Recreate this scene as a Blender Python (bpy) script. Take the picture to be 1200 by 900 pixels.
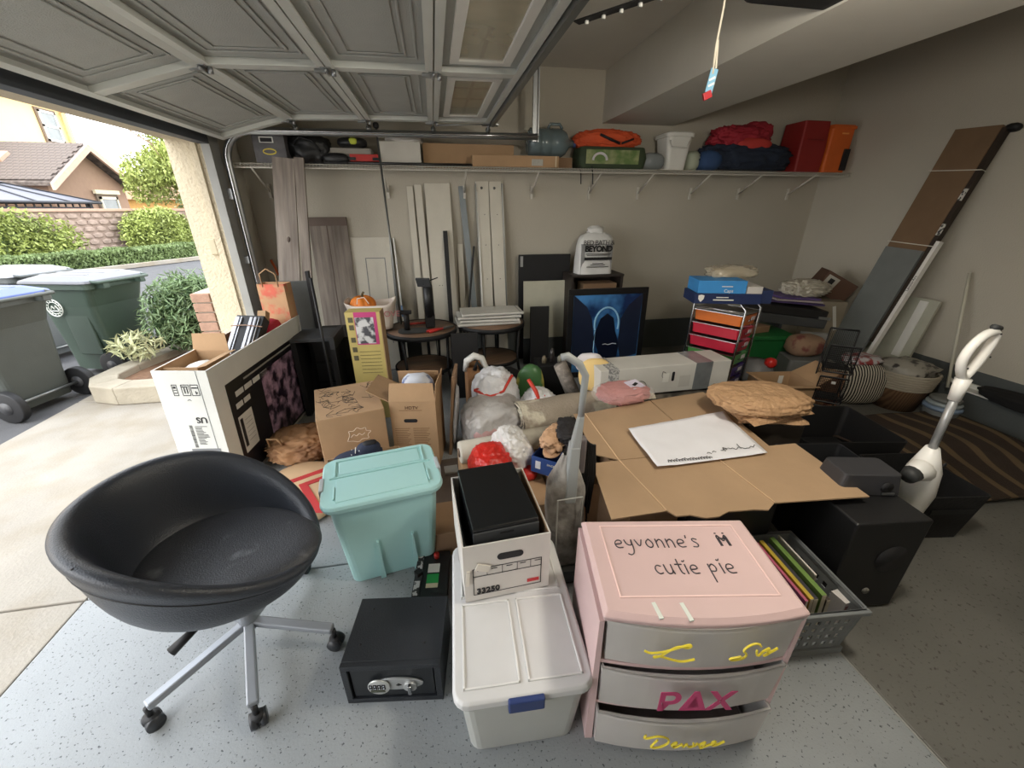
import bpy, bmesh, math, random
from mathutils import Vector, Matrix, Euler, noise
for o in list(bpy.data.objects): bpy.data.objects.remove(o, do_unlink=True)
S = bpy.context.scene; COL = S.collection
R = math.radians; PI = math.pi
rnd = random.Random(7)
# ---------------------------------------------------------------- camera
cam = bpy.data.cameras.new('camera'); co = bpy.data.objects.new('camera', cam); COL.objects.link(co)
co.location = (0, 0, 1.65); co.rotation_euler = (R(90 - 23.7), 0, R(-10.3))
cam.sensor_fit = 'HORIZONTAL'; cam.sensor_width = 36; cam.lens = 36 * 469 / 1200; cam.clip_start = .02; cam.clip_end = 300
S.camera = co
# ---------------------------------------------------------------- world
w = bpy.data.worlds.new('sky'); S.world = w; w.use_nodes = True
nt = w.node_tree; bg = nt.nodes['Background']
tc = nt.nodes.new('ShaderNodeTexCoord'); sp = nt.nodes.new('ShaderNodeSeparateXYZ'); cr = nt.nodes.new('ShaderNodeValToRGB')
nt.links.new(tc.outputs['Generated'], sp.inputs[0]); nt.links.new(sp.outputs[2], cr.inputs[0]); nt.links.new(cr.outputs[0], bg.inputs[0])
cr.color_ramp.elements[0].position = 0; cr.color_ramp.elements[0].color = (1, .97, .93, 1)
cr.color_ramp.elements[1].position = .8; cr.color_ramp.elements[1].color = (.86, .92, 1, 1)
bg.inputs[1].default_value = 4.4
# ---------------------------------------------------------------- sun (hazy)
sl = bpy.data.lights.new('sun', 'SUN'); sl.energy = 1.6; sl.angle = R(25); sl.color = (1, .95, .86)
so = bpy.data.objects.new('sun', sl); COL.objects.link(so); so.rotation_euler = (R(38), 0, R(-28))
# ---------------------------------------------------------------- exposure
S.view_settings.view_transform = 'Standard'; S.view_settings.look = 'None'
S.view_settings.exposure = 0.25; S.view_settings.gamma = 1; S.view_settings.use_curve_mapping = False

# ================================================================= helpers
def lin(c):
    return tuple(((v / 255) / 12.92 if v / 255 <= .04045 else ((v / 255 + .055) / 1.055) ** 2.4) for v in c) + (1,)
MC = {}
def M(c, rough=.6, metal=0, var=.10, vs=6, bump=0, bs=60, c2=None, s2=8, t2=(.45, .6), alpha=1, trans=0, kind='noise', emit=0, spec=.5, coat=0, det=4, stretch=None):
    key = (c, rough, metal, var, vs, bump, bs, c2, s2, t2, alpha, trans, kind, emit, spec, coat, stretch)
    if key in MC: return MC[key]
    m = bpy.data.materials.new('mat_%d' % len(MC)); MC[key] = m; m.use_nodes = True
    n = m.node_tree; N = n.nodes; L = n.links; b = N['Principled BSDF']
    tc = N.new('ShaderNodeTexCoord'); src = tc.outputs['Object']
    if stretch:
        mp = N.new('ShaderNodeMapping'); mp.inputs['Scale'].default_value = stretch; L.new(src, mp.inputs[0]); src = mp.outputs[0]
    no = N.new('ShaderNodeTexNoise'); no.inputs['Scale'].default_value = vs; no.inputs['Detail'].default_value = det; L.new(src, no.inputs[0])
    hs = N.new('ShaderNodeMapRange'); hs.inputs['From Min'].default_value = .25; hs.inputs['From Max'].default_value = .75
    hs.inputs['To Min'].default_value = 1 - var; hs.inputs['To Max'].default_value = 1 + var; L.new(no.outputs['Fac'], hs.inputs[0])
    mul = N.new('ShaderNodeVectorMath'); mul.operation = 'SCALE'; L.new(hs.outputs[0], mul.inputs['Scale'])
    if c2 is not None:
        if kind == 'voronoi':
            t = N.new('ShaderNodeTexVoronoi'); fo = t.outputs['Distance']
        elif kind == 'wave':
            t = N.new('ShaderNodeTexWave'); fo = t.outputs['Fac']; t.inputs['Distortion'].default_value = 3; t.inputs['Detail'].default_value = 1
        elif kind == 'stripe':
            t = N.new('ShaderNodeTexWave'); fo = t.outputs['Fac']; t.inputs['Distortion'].default_value = .6; t.inputs['Detail'].default_value = 0; t.inputs['Detail Scale'].default_value = .5
        elif kind == 'swirl':
            t = N.new('ShaderNodeTexWave'); fo = t.outputs['Fac']; t.inputs['Distortion'].default_value = 9; t.inputs['Detail'].default_value = 1; t.inputs['Detail Scale'].default_value = .6
        elif kind == 'brick':
            t = N.new('ShaderNodeTexBrick'); fo = t.outputs['Fac']
        else:
            t = N.new('ShaderNodeTexNoise'); fo = t.outputs['Fac']; t.inputs['Detail'].default_value = 3
        t.inputs['Scale'].default_value = s2; L.new(src, t.inputs[0])
        rp = N.new('ShaderNodeValToRGB'); L.new(fo, rp.inputs[0])
        rp.color_ramp.elements[0].position = t2[0]; rp.color_ramp.elements[0].color = lin(c)
        rp.color_ramp.elements[1].position = t2[1]; rp.color_ramp.elements[1].color = lin(c2)
        L.new(rp.outputs[0], mul.inputs[0])
    else:
        mul.inputs[0].default_value = lin(c)[:3]
    L.new(mul.outputs[0], b.inputs['Base Color'])
    b.inputs['Roughness'].default_value = rough; b.inputs['Metallic'].default_value = metal
    b.inputs['Specular IOR Level'].default_value = spec; b.inputs['Coat Weight'].default_value = coat
    if alpha < 1: b.inputs['Alpha'].default_value = alpha
    if trans: b.inputs['Transmission Weight'].default_value = trans
    if emit:
        b.inputs['Emission Color'].default_value = lin(c); b.inputs['Emission Strength'].default_value = emit
    if bump:
        nb = N.new('ShaderNodeTexNoise'); nb.inputs['Scale'].default_value = bs; nb.inputs['Detail'].default_value = 3; L.new(src, nb.inputs[0])
        bp = N.new('ShaderNodeBump'); bp.inputs['Strength'].default_value = min(1, bump); bp.inputs['Distance'].default_value = .01 * max(1, bump)
        L.new(nb.outputs['Fac'], bp.inputs['Height']); L.new(bp.outputs[0], b.inputs['Normal'])
    return m

class B:
    def __init__(s): s.v = []; s.f = []; s.sm = []
    def add(s, vs, fs, smooth=False, mtx=None):
        k = len(s.v)
        s.v += [tuple(mtx @ Vector(v)) if mtx is not None else tuple(v) for v in vs]
        s.f += [tuple(i + k for i in f) for f in fs]; s.sm += [smooth] * len(fs); return s
    def box(s, c, d, rz=0, rx=0, ry=0):
        x, y, z = d[0] / 2, d[1] / 2, d[2] / 2
        m = Matrix.Translation(c) @ Euler((rx, ry, rz)).to_matrix().to_4x4()
        return s.add([(-x, -y, -z), (x, -y, -z), (x, y, -z), (-x, y, -z), (-x, -y, z), (x, -y, z), (x, y, z), (-x, y, z)],
                     [(0, 3, 2, 1), (4, 5, 6, 7), (0, 1, 5, 4), (1, 2, 6, 5), (2, 3, 7, 6), (3, 0, 4, 7)], mtx=m)
    def bb(s, x0, x1, y0, y1, z0, z1): return s.box(((x0 + x1) / 2, (y0 + y1) / 2, (z0 + z1) / 2), (x1 - x0, y1 - y0, z1 - z0))
    def hexa(s, b4, t4):      # 4 bottom + 4 top corners (ccw seen from above)
        return s.add(list(b4) + list(t4), [(0, 3, 2, 1), (4, 5, 6, 7), (0, 1, 5, 4), (1, 2, 6, 5), (2, 3, 7, 6), (3, 0, 4, 7)])
    def tube(s, pts, r, n=8, closed=False, cap=True):
        P = [Vector(p) for p in pts]; k = len(P); rs = r if isinstance(r, (list, tuple)) else [r] * k
        vs = []; prev = None
        for i in range(k):
            if closed: t = (P[(i + 1) % k] - P[i - 1])
            else: t = P[min(i + 1, k - 1)] - P[max(i - 1, 0)]
            if t.length < 1e-9: t = Vector((0, 0, 1))
            t.normalize()
            if prev is None:
                a = Vector((0, 0, 1)) if abs(t.z) < .9 else Vector((1, 0, 0)); u = t.cross(a).normalized()
            else:
                u = prev - t * prev.dot(t)
                u = u.normalized() if u.length > 1e-6 else t.orthogonal().normalized()
            prev = u; v = t.cross(u)
            for j in range(n):
                an = 2 * PI * j / n; vs.append(P[i] + (u * math.cos(an) + v * math.sin(an)) * rs[i])
        fs = []
        for i in range(k if closed else k - 1):
            a = i * n; b = ((i + 1) % k) * n
            for j in range(n): fs.append((a + j, a + (j + 1) % n, b + (j + 1) % n, b + j))
        if cap and not closed: fs.append(tuple(range(n))[::-1]); fs.append(tuple(range((k - 1) * n, k * n)))
        return s.add(vs, fs, smooth=n > 5)
    def lathe(s, prof, c=(0, 0, 0), n=24, mtx=None, sx=1, sy=1):
        vs = []; k = len(prof)
        for j in range(n):
            a = 2 * PI * j / n
            for r, z in prof: vs.append((r * math.cos(a) * sx + c[0], r * math.sin(a) * sy + c[1], z + c[2]))
        fs = []
        for j in range(n):
            q = ((j + 1) % n) * k; p = j * k
            for i in range(k - 1): fs.append((p + i, q + i, q + i + 1, p + i + 1))
        return s.add(vs, fs, smooth=True, mtx=mtx)
    def prism(s, pts, z0, z1, mtx=None):
        n = len(pts)
        return s.add([(x, y, z0) for x, y in pts] + [(x, y, z1) for x, y in pts],
                     [tuple(range(n))[::-1], tuple(range(n, 2 * n))] + [(i, (i + 1) % n, n + (i + 1) % n, n + i) for i in range(n)], mtx=mtx)
    def grid(s, fn, nu, nv, thick=0, smooth=True, wrapu=False):
        vs = [fn(i / (nu if wrapu else nu - 1), j / (nv - 1)) for i in range(nu) for j in range(nv)]
        fs = []
        for i in range(nu if wrapu else nu - 1):
            for j in range(nv - 1):
                a = i * nv + j; b = ((i + 1) % nu) * nv + j; fs.append((a, b, b + 1, a + 1))
        return s.add(vs, fs, smooth=smooth)
    def blob(s, c, d, seed=0, amp=.12, fr=3, sub=4, flat=.0, crease=.5, mtx=None):
        bm = bmesh.new(); bmesh.ops.create_icosphere(bm, subdivisions=sub, radius=1)
        off = Vector((seed * 3.7, seed * 1.3, seed * 5.1)); vs = []
        for v in bm.verts:
            p = v.co.copy(); n1 = noise.noise(p * fr * .5 + off); n2 = 1 - abs(noise.noise(p * fr + off)) ** .7 * 2; n3 = 1 - abs(noise.noise(p * fr * 2.3 + off * 2)) ** .7 * 2; n4 = 1 - abs(noise.noise(p * fr * 5 + off * 3)) ** .7 * 2
            q = p * (1 + amp * (n1 * (1 - crease) * 2 + (n2 * .55 + n3 * .4 + n4 * .22 - .5) * crease * 1.5))
            sq = lambda t: math.copysign(abs(t) ** .8, t)
            x, y, z = sq(q.x), sq(q.y), sq(q.z)
            z = max(z, -1 + flat)
            vs.append((c[0] + x * d[0] / 2, c[1] + y * d[1] / 2, c[2] + z * d[2] / 2))
        fs = [tuple(v.index for v in f.verts) for f in bm.faces]; bm.free()
        return s.add(vs, fs, smooth=True, mtx=mtx)
    def obj(s, name, mat, parent=None, bevel=0, solid=0, sub=0, kind=None, seg=2, loc=None, rz=0):
        me = bpy.data.meshes.new(name); me.from_pydata(s.v, [], s.f); me.update()
        me.polygons.foreach_set('use_smooth', s.sm); me.materials.append(mat)
        o = bpy.data.objects.new(name, me); COL.objects.link(o)
        if parent is not None: o.parent = parent
        if loc is not None: o.location = loc
        if rz: o.rotation_euler.z = rz
        if solid: md = o.modifiers.new('s', 'SOLIDIFY'); md.thickness = solid; md.offset = 0
        if bevel: md = o.modifiers.new('b', 'BEVEL'); md.width = bevel; md.segments = seg; md.limit_method = 'ANGLE'; md.angle_limit = R(40)
        if sub: md = o.modifiers.new('u', 'SUBSURF'); md.levels = sub; md.render_levels = sub
        if kind: o['kind'] = kind
        return o
def T(name, label, cat, loc=(0, 0, 0), rz=0, group=None, rx=0, ry=0):
    o = bpy.data.objects.new(name, None); COL.objects.link(o); o.location = loc; o.rotation_euler = (rx, ry, rz); o.empty_display_size = .1
    o['label'] = label; o['category'] = cat
    if group: o['group'] = group
    return o
def tag(o, label, cat, group=None):
    o['label'] = label; o['category'] = cat
    if group: o['group'] = group
    return o
def st(o): o['kind'] = 'structure'; return o
def stE(name, loc=(0, 0, 0)):
    o = bpy.data.objects.new(name, None); COL.objects.link(o); o.location = loc; o['kind'] = 'structure'; return o
def copies(me_obj, name, parent, locs, kind=None):
    for l in locs:
        c = me_obj.copy(); COL.objects.link(c); c.location = l[:3]
        if len(l) > 3: c.rotation_euler.z = l[3]
        c.parent = parent
def lettering(body, size, org, xd, yd, mat, parent, name='lettering', align='LEFT', depth=.0008, bold=0, space=1, shear=0):
    cu = bpy.data.curves.new('t', 'FONT'); cu.body = body; cu.size = size; cu.extrude = depth; cu.align_x = align; cu.align_y = 'CENTER'; cu.offset = bold; cu.space_character = space; cu.shear = shear; cu.resolution_u = 3
    o = bpy.data.objects.new('t', cu); COL.objects.link(o); dg = bpy.context.evaluated_depsgraph_get()
    me = bpy.data.meshes.new_from_object(o.evaluated_get(dg)); bpy.data.objects.remove(o); 
    X = Vector(xd).normalized(); Y = Vector(yd).normalized(); Z = X.cross(Y)
    m = Matrix((X, Y, Z)).transposed().to_4x4(); m.translation = Vector(org); me.transform(m)
    me.materials.clear(); me.materials.append(mat)
    t = bpy.data.objects.new(name, me); COL.objects.link(t); t.parent = parent; return t
def strokes(lines, org, xd, yd, sc, mat, parent, r=.003, name='lettering'):
    X = Vector(xd).normalized(); Y = Vector(yd).normalized(); b = B(); O = Vector(org)
    def sm(p):
        for _ in range(2):
            if len(p) < 3: break
            q = [p[0]]
            for a, c in zip(p, p[1:]): q += [(a[0] * .75 + c[0] * .25, a[1] * .75 + c[1] * .25), (a[0] * .25 + c[0] * .75, a[1] * .25 + c[1] * .75)]
            p = q + [p[-1]]
        return p
    for l in lines: b.tube([O + X * x * sc + Y * y * sc for x, y in sm(l)], r, 5)
    return b.obj(name, mat, parent)
def decal(parent, name, mat, c, xd, yd, w, h, t=.0015):
    X = Vector(xd).normalized(); Y = Vector(yd).normalized(); Z = X.cross(Y); C = Vector(c)
    b = B(); q = [C + X * sx * w / 2 + Y * sy * h / 2 for sx, sy in ((-1, -1), (1, -1), (1, 1), (-1, 1))]
    b.hexa([p for p in q], [p + Z * t for p in q]); return b.obj(name, mat, parent)
def rect(w, d, z, dx=0, dy=0): return [(-w / 2 + dx, -d / 2 + dy, z), (w / 2 + dx, -d / 2 + dy, z), (w / 2 + dx, d / 2 + dy, z), (-w / 2 + dx, d / 2 + dy, z)]
def rrect(w, d, r, n=4):
    out = []
    for cx, cy, a0 in ((w / 2 - r, d / 2 - r, 0), (-w / 2 + r, d / 2 - r, 90), (-w / 2 + r, -d / 2 + r, 180), (w / 2 - r, -d / 2 + r, 270)):
        for i in range(n + 1): a = R(a0 + 90 * i / n); out.append((cx + r * math.cos(a), cy + r * math.sin(a)))
    return out
def loft(b, rings, cap0=True, cap1=True, smooth=False):   # rings: lists of 3D points
    n = len(rings[0]); vs = [p for r in rings for p in r]; fs = []
    for i in range(len(rings) - 1):
        for j in range(n): fs.append((i * n + j, i * n + (j + 1) % n, (i + 1) * n + (j + 1) % n, (i + 1) * n + j))
    if cap0: fs.append(tuple(range(n))[::-1])
    if cap1: fs.append(tuple(range((len(rings) - 1) * n, len(rings) * n)))
    b.add(vs, fs, smooth=smooth); return b
def ring(w, d, r, z, n=4): return [(x, y, z) for x, y in rrect(w, d, r, n)]
def shell(w0, d0, w1, d1, h, r, t, n=4, zb=0):     # open tub tapering w0,d0 (bottom) to w1,d1 (top)
    b = B(); loft(b, [ring(w0, d0, r, zb, n), ring(w1, d1, r, h, n), ring(w1 - 2 * t, d1 - 2 * t, r, h, n), ring(w0 - 2 * t, d0 - 2 * t, r, zb + t, n)], True, True); return b
def carton(root, w, d, h, m, t=.005, flaps=None, zt=None):
    b = B(); b.bb(-w / 2, w / 2, -d / 2, d / 2, 0, t)
    for y in (-1, 1): b.bb(-w / 2, w / 2, y * (d / 2 - t / 2) - t / 2, y * (d / 2 - t / 2) + t / 2, t, h)
    for x in (-1, 1): b.bb(x * (w / 2 - t / 2) - t / 2, x * (w / 2 - t / 2) + t / 2, -d / 2 + t, d / 2 - t, t, h)
    b.obj('carton_body', m, root)
    for side, ang, ln in (flaps or []):
        f = B(); L = d if side in 'lr' else w
        # flap hinged at the top edge; ang 0 = closed inward, 90 = upright, 180 = folded out, 250 = hanging
        f.add([(-L / 2, 0, 0), (L / 2, 0, 0), (L / 2 - .01, -ln, 0), (-L / 2 + .01, -ln, 0), (-L / 2, 0, t), (L / 2, 0, t), (L / 2 - .01, -ln, t), (-L / 2 + .01, -ln, t)],
              [(0, 1, 2, 3), (7, 6, 5, 4), (0, 4, 5, 1), (1, 5, 6, 2), (2, 6, 7, 3), (3, 7, 4, 0)])
        o = f.obj('flap', m, root)
        rz = {'f': PI, 'b': 0, 'l': PI / 2, 'r': -PI / 2}[side]
        loc = {'f': (0, -d / 2 + t / 2, h), 'b': (0, d / 2 - t / 2, h), 'l': (-w / 2 + t / 2, 0, h), 'r': (w / 2 - t / 2, 0, h)}[side]
        o.matrix_local = Matrix.Translation(loc) @ Matrix.Rotation(rz, 4, 'Z') @ Matrix.Rotation(-R(ang), 4, 'X')

# palette
WALL = M((184, 178, 164), .85, var=.03, vs=2, bump=.25, bs=90)
WALLD = M((84, 88, 88), .8, var=.05, vs=3, bump=.2, bs=90)
CEIL = M((206, 202, 192), .9, var=.02, bump=.12, bs=150)
BLK = M((26, 27, 29), .45, var=.15, bump=.1, bs=150)
BLKM = M((20, 20, 22), .6, var=.2)
DGREY = M((58, 60, 62), .55, var=.12)
GREY = M((128, 130, 130), .5, var=.08)
WHITE = M((225, 224, 218), .5, var=.04)
OFFW = M((205, 200, 186), .6, var=.05, bump=.1)
KRAFT = M((172, 140, 106), .85, var=.10, vs=5, bump=.15, bs=40)
KRAFTD = M((136, 108, 82), .88, var=.14, vs=4, bump=.2, bs=40)
CHROME = M((190, 192, 195), .22, 1, var=.02)
STEEL = M((165, 168, 170), .35, .9, var=.08, vs=12)
STEELD = M((120, 122, 120), .4, .8, var=.1)
INK = M((22, 22, 26), .6, var=0)
RED = M((180, 40, 34), .5, var=.12)
# ================================================================= structure: room shell
XL, XR, YB, YF = -1.7, 4.5, 4.55, -1.6
OY0, OY1, OZ = -.95, 3.97, 2.14
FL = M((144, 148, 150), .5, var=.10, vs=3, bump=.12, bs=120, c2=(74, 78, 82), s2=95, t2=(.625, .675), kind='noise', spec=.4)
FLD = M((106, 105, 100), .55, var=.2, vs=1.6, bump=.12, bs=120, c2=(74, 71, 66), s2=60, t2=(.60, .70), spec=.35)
fl = stE('floor')
def slab(name, x0, x1, y0, y1, m, par, top=0, th=.12): b = B(); b.bb(x0, x1, y0, y1, top - th, top); return b.obj(name, m, par, bevel=.006)
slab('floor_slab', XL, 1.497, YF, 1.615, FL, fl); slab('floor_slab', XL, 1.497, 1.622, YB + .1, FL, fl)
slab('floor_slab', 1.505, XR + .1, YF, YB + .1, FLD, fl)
b = B(); b.bb(XL, XR, YF, YB, -.16, -.09); b.obj('joint_bed', M((70, 66, 60), .9), fl)
b = B(); b.tube([(1.5, YF, -.004), (1.5, YB, -.004)], .0045, 6); b.obj('joint_strip', M((150, 150, 145), .6), fl)
wb = stE('wall_back')
b = B(); b.bb(XL - .3, XR + .15, YB, YB + .12, .36, 3.2); b.obj('upper_wall', WALL, wb)
b = B(); b.bb(XL - .3, XR + .15, YB - .004, YB + .12, 0, .37); b.obj('painted_stem', WALLD, wb)
wr = stE('wall_right')
b = B(); b.bb(XR, XR + .12, YF, YB, .36, 3.2); b.obj('upper_wall', WALL, wr)
b = B(); b.bb(XR - .004, XR + .12, YF, YB, 0, .37); b.obj('painted_stem', WALLD, wr)
b = B(); b.bb(XR - .13, XR, YF, 2.55, 0, .225); b.obj('curb', WALLD, wr, bevel=.006)
b = B(); b.bb(XL - .3, XR + .12, YF - .12, YF, 0, 3.2); st(b.obj('wall_front', WALL))
b = B(); b.bb(XL - .3, 1.76, YF, YB, 2.88, 3.0); b.bb(2.53, XR + .1, YF, YB, 3.1, 3.2); st(b.obj('ceiling', CEIL))
b = B(); b.bb(1.76, 2.53, YF, YB, 2.44, 3.2); st(b.obj('trim_1', CEIL))
# wall with the garage opening
STUC = M((196, 184, 160), .9, var=.06, bump=.9, bs=45)
wl = stE('wall_left')
b = B(); b.bb(-2.0, XL, OY1 + .03, YB + .12, 0, 3.2); b.bb(-2.0, XL, YF, YB, OZ, 3.2); b.bb(-2.0, XL, YF - .12, OY0, 0, OZ)
b.obj('stucco_wall', STUC, wl)
b = B(); b.bb(XL, XL + .006, OY1 + .17, YB, 0, 2.88); b.bb(XL, XL + .006, YF, YB, OZ + .12, 2.88); b.bb(XL, XL + .006, YF, OY0 - .1, 0, 2.88); b.obj('inner_lining', WALL, wl)
b = B(); b.bb(-1.83, -1.78, OY1 + .005, OY1 + .035, 0, OZ); b.obj('stop_strip', STUC, wl)
JAMB = M((146, 146, 142), .6, var=.06)
b = B(); b.bb(-1.74, -1.675, OY1, OY1 + .16, 0, OZ + .1); b.bb(-1.74, -1.675, OY0 - .1, OY0, 0, OZ + .1); st(b.obj('trim_2', JAMB, bevel=.003))
b = B(); b.bb(-1.76, -1.675, OY0, OY1, OZ - .03, OZ + .12); st(b.obj('trim_3', M((70, 74, 80), .6), bevel=.003))
# keypad / sensor cover on the jamb
o = B().box((-1.86, OY1 + .018, 1.35), (.06, .03, .13)).obj('keypad_cover', M((190, 178, 150), .5), bevel=.008); tag(o, 'beige keypad cover on the cream stucco door jamb', 'keypad')
# brick base course outside the jamb
BR = M((158, 126, 108), .9, var=.18, vs=20, bump=.4)
pil = stE('trim_4')
b = B(); b.bb(-2.15, -2.0, 4.02, 4.58, 0, .96); b.obj('mortar', M((180, 170, 155), .9), pil)
b0 = B().bb(-.075, .075, -.1, .1, 0, .075); first = b0.obj('brick', BR, pil, bevel=.004); first.location = (-2.09, 4.1, .01)
ls = []
for k in range(11):
    for j in range(3):
        if k == 0 and j == 0: continue
        ls.append((-2.09, 4.10 + j * .21, .01 + k * .087))
copies(first, 'brick', pil, ls)

# ================================================================= garage door (overhead, open)
DP = M((176, 178, 174), .5, var=.05, vs=8, bump=.5, bs=160); DR = M((206, 208, 202), .45, var=.04)
door = stE('door_1'); DY0, DY1 = OY0 - .02, OY1 - .02
STX = [3.92, 2.62, 1.22, -.2, DY0 + .03]
def section(x0, z0, x1, z1, win):
    L = math.hypot(x1 - x0, z1 - z0); s = B(); s.bb(.004, L - .004, DY0, DY1, .0, .022)
    o = s.obj('door_section', DP, door); o.location = (x0, 0, z0); o.rotation_euler.y = -math.atan2(z1 - z0, x1 - x0)
    r = B()                                                            # long lips along both edges and the stiles
    r.bb(.004, .03, DY0, DY1, -.032, 0); r.bb(L - .03, L - .004, DY0, DY1, -.032, 0); r.bb(.03, .042, DY0, DY1, -.032, -.027); r.bb(L - .042, L - .03, DY0, DY1, -.032, -.027)
    r.obj('section_rail', DR, o)
    for y in STX: B().bb(.03, L - .03, y - .035, y + .035, -.03, 0).obj('stile', DR, o, bevel=.003)
    for a, c in zip(STX, STX[1:]):
        y0, y1 = c + .12, a - .12
        if y1 - y0 < .3: continue
        if win:
            f = B()
            for (p, q, u, v) in ((.08, L - .08, y0, y0 + .045), (.08, L - .08, y1 - .045, y1), (.08, .125, y0 + .045, y1 - .045), (L - .125, L - .08, y0 + .045, y1 - .045)): f.bb(p, q, u, v, -.018, 0)
            f.obj('window_frame', WHITE, o, bevel=.003)
            B().bb(.12, L - .12, y0 + .04, y1 - .04, -.008, -.004).obj('pane', M((205, 196, 170), .12, alpha=.5, var=.15, vs=6), o)
            g = B()
            for k in range(1, 4): yy = y0 + (y1 - y0) * k / 4; g.bb(.12, L - .12, yy - .012, yy + .012, -.003, 0)
            g.bb(L / 2 - .01, L / 2 + .01, y0 + .04, y1 - .04, -.003, 0); g.obj('window_grid', M((110, 112, 105), .6), o)
        else:
            f = B()
            for e, dz in ((0, .007), (.05, .007)):
                p, q, u, v = .075 + e, L - .075 - e, y0 + e, y1 - e; t = .012
                for (a1, a2, a3, a4) in ((p, q, u, u + t), (p, q, v - t, v), (p, p + t, u, v), (q - t, q, u, v)): f.bb(a1, a2, a3, a4, -dz, 0)
            f.bb(.155, L - .155, y0 + .08, y1 - .08, -.006, 0)
            f.obj('raised_panel', DP, o, bevel=.003)
    return o
JX = [(-1.575, 2.165), (-1.045, 2.31), (-.475, 2.325), (.055, 2.33), (.525, 2.335)]
for i in range(4): section(*JX[i], *JX[i + 1], i == 3)
hb = B(); hb.box((0, 0, -.004), (.05, .09, .004)); hb.box((-.035, 0, -.012), (.05, .028, .014)); hb.tube([(0, -.045, -.014), (0, .045, -.014)], .008, 6); hb.tube([(.03, 0, -.03), (.03, 0, -.002)], .012, 6)
h0 = hb.obj('hinge', STEEL, door); h0.location = (JX[1][0], STX[0], JX[1][1] - .03)
copies(h0, 'hinge', door, [(JX[i][0], y, JX[i][1] - .03) for i in (1, 2, 3) for y in STX if (i, y) != (1, STX[0])])
b = B(); b.bb(.528, .56, DY0, DY1, 2.28, 2.335); b.bb(.562, .585, DY0, DY1, 2.31, 2.325); b.obj('strut', STEELD, door)
b = B(); b.tube([(.1, 4.0, 2.29), (.56, 4.01, 2.31)], .005, 6); b.bb(.47, .6, 3.93, 4.02, 2.295, 2.303); b.tube([(.52, 4.0, 2.3), (.52, 4.05, 2.24)], .007, 6); b.obj('roller_bracket', STEEL, door)
b = B()
for x, z in JX[1:]: b.tube([(x, 3.93, z - .045), (x, 4.06, z - .06)], .006, 6); b.tube([(x, 4.055, z - .06), (x, 4.075, z - .06)], .022, 10)
b.obj('roller', STEELD, door)
# track: vertical leg, bend, horizontal run, hanger
trk = stE('trim_5')
def chan(pts, m, par, name):
    b = B(); b.grid(lambda u, v: (pts[round(u * (len(pts) - 1))][0] + (v - .5) * .05 * pts[round(u * (len(pts) - 1))][3], 4.09, pts[round(u * (len(pts) - 1))][2] + (v - .5) * .05 * pts[round(u * (len(pts) - 1))][4]), len(pts), 2)
    o = b.obj(name, m, par, solid=.03); return o
pts = [(-1.62, 0, z, 1, 0) for z in (0, .6, 1.2, 1.98)]
for k in range(1, 9): a = R(90 * k / 8); pts.append((-1.62 + .22 * (1 - math.cos(a)), 0, 2.0 + .222 * math.sin(a), math.cos(a), -math.sin(a)))
pts += [(x, 0, 2.225 + .006 * (x + 1.2), 0, -1) for x in (-.6, 0, .5, .98)]
chan(pts, STEEL, trk, 'track')
b = B(); b.tube([(p[0], 4.065, p[2]) for p in pts], .009, 6); b.obj('track_lip', CHROME, trk)
b = B(); b.bb(.93, .965, 4.08, 4.11, 2.2, 2.88); b.bb(.975, .985, 4.08, 4.13, 2.2, 2.75); b.obj('hanger', STEEL, trk)
b = B(); b.bb(-1.7, -1.64, 4.06, 4.12, 1.72, 1.8); b.bb(-1.7, -1.64, 4.06, 4.12, .7, .76); b.bb(-1.7, -1.64, 4.06, 4.12, 1.2, 1.26); b.obj('track_bracket', STEEL, trk)
# perforated hanger bar near the ceiling
t = T('perforated_bar', 'black perforated metal strap hanging below the ceiling beside the open door', 'bracket', (.66, 2.12, 2.36))
b = B(); b.box((.14, -.18, .02), (.44, .045, .006), rz=R(-52)); b.obj('strap', BLKM, t, bevel=.002)
b = B()
for k in range(5): q = .03 + k * .08; b.tube([(.02 + q * .62, -.02 - q * .79, .005), (.02 + q * .62, -.02 - q * .79, .016)], .009, 8); b.obj('hole', M((200, 200, 195), .5), t); b = B()
b = B(); b.tube([(.24, -.31, .02), (.24, -.31, .52)], .008, 6); b.obj('rod', STEELD, t)
# door opener
t = T('door_opener', 'black garage door opener box with white light lens on the ceiling', 'door opener', (1.60, 1.60, 2.45))
b = B(); loft(b, [ring(.52, .8, .06, 0), ring(.60, .88, .08, .05), ring(.56, .84, .08, .18)]); b.obj('housing', BLKM, t, bevel=.004)
b = B(); loft(b, [ring(.30, .46, .05, -.012, 4), ring(.34, .50, .05, .0, 4)]); o = b.obj('light_lens', M((255, 244, 220), .4, var=0, emit=2.0), t); o.location = (-.06, 0, 0)
for x in (-.18, .1): B().bb(x - .02, x + .02, .1, .14, .18, .43).obj('mount', STEELD, t)
al = bpy.data.lights.new('opener_light', 'POINT'); al.energy = 58; al.shadow_soft_size = .12; al.color = (1, .93, .80); ao = bpy.data.objects.new('opener_light', al); COL.objects.link(ao); ao.location = (1.25, .8, 2.2)
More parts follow.
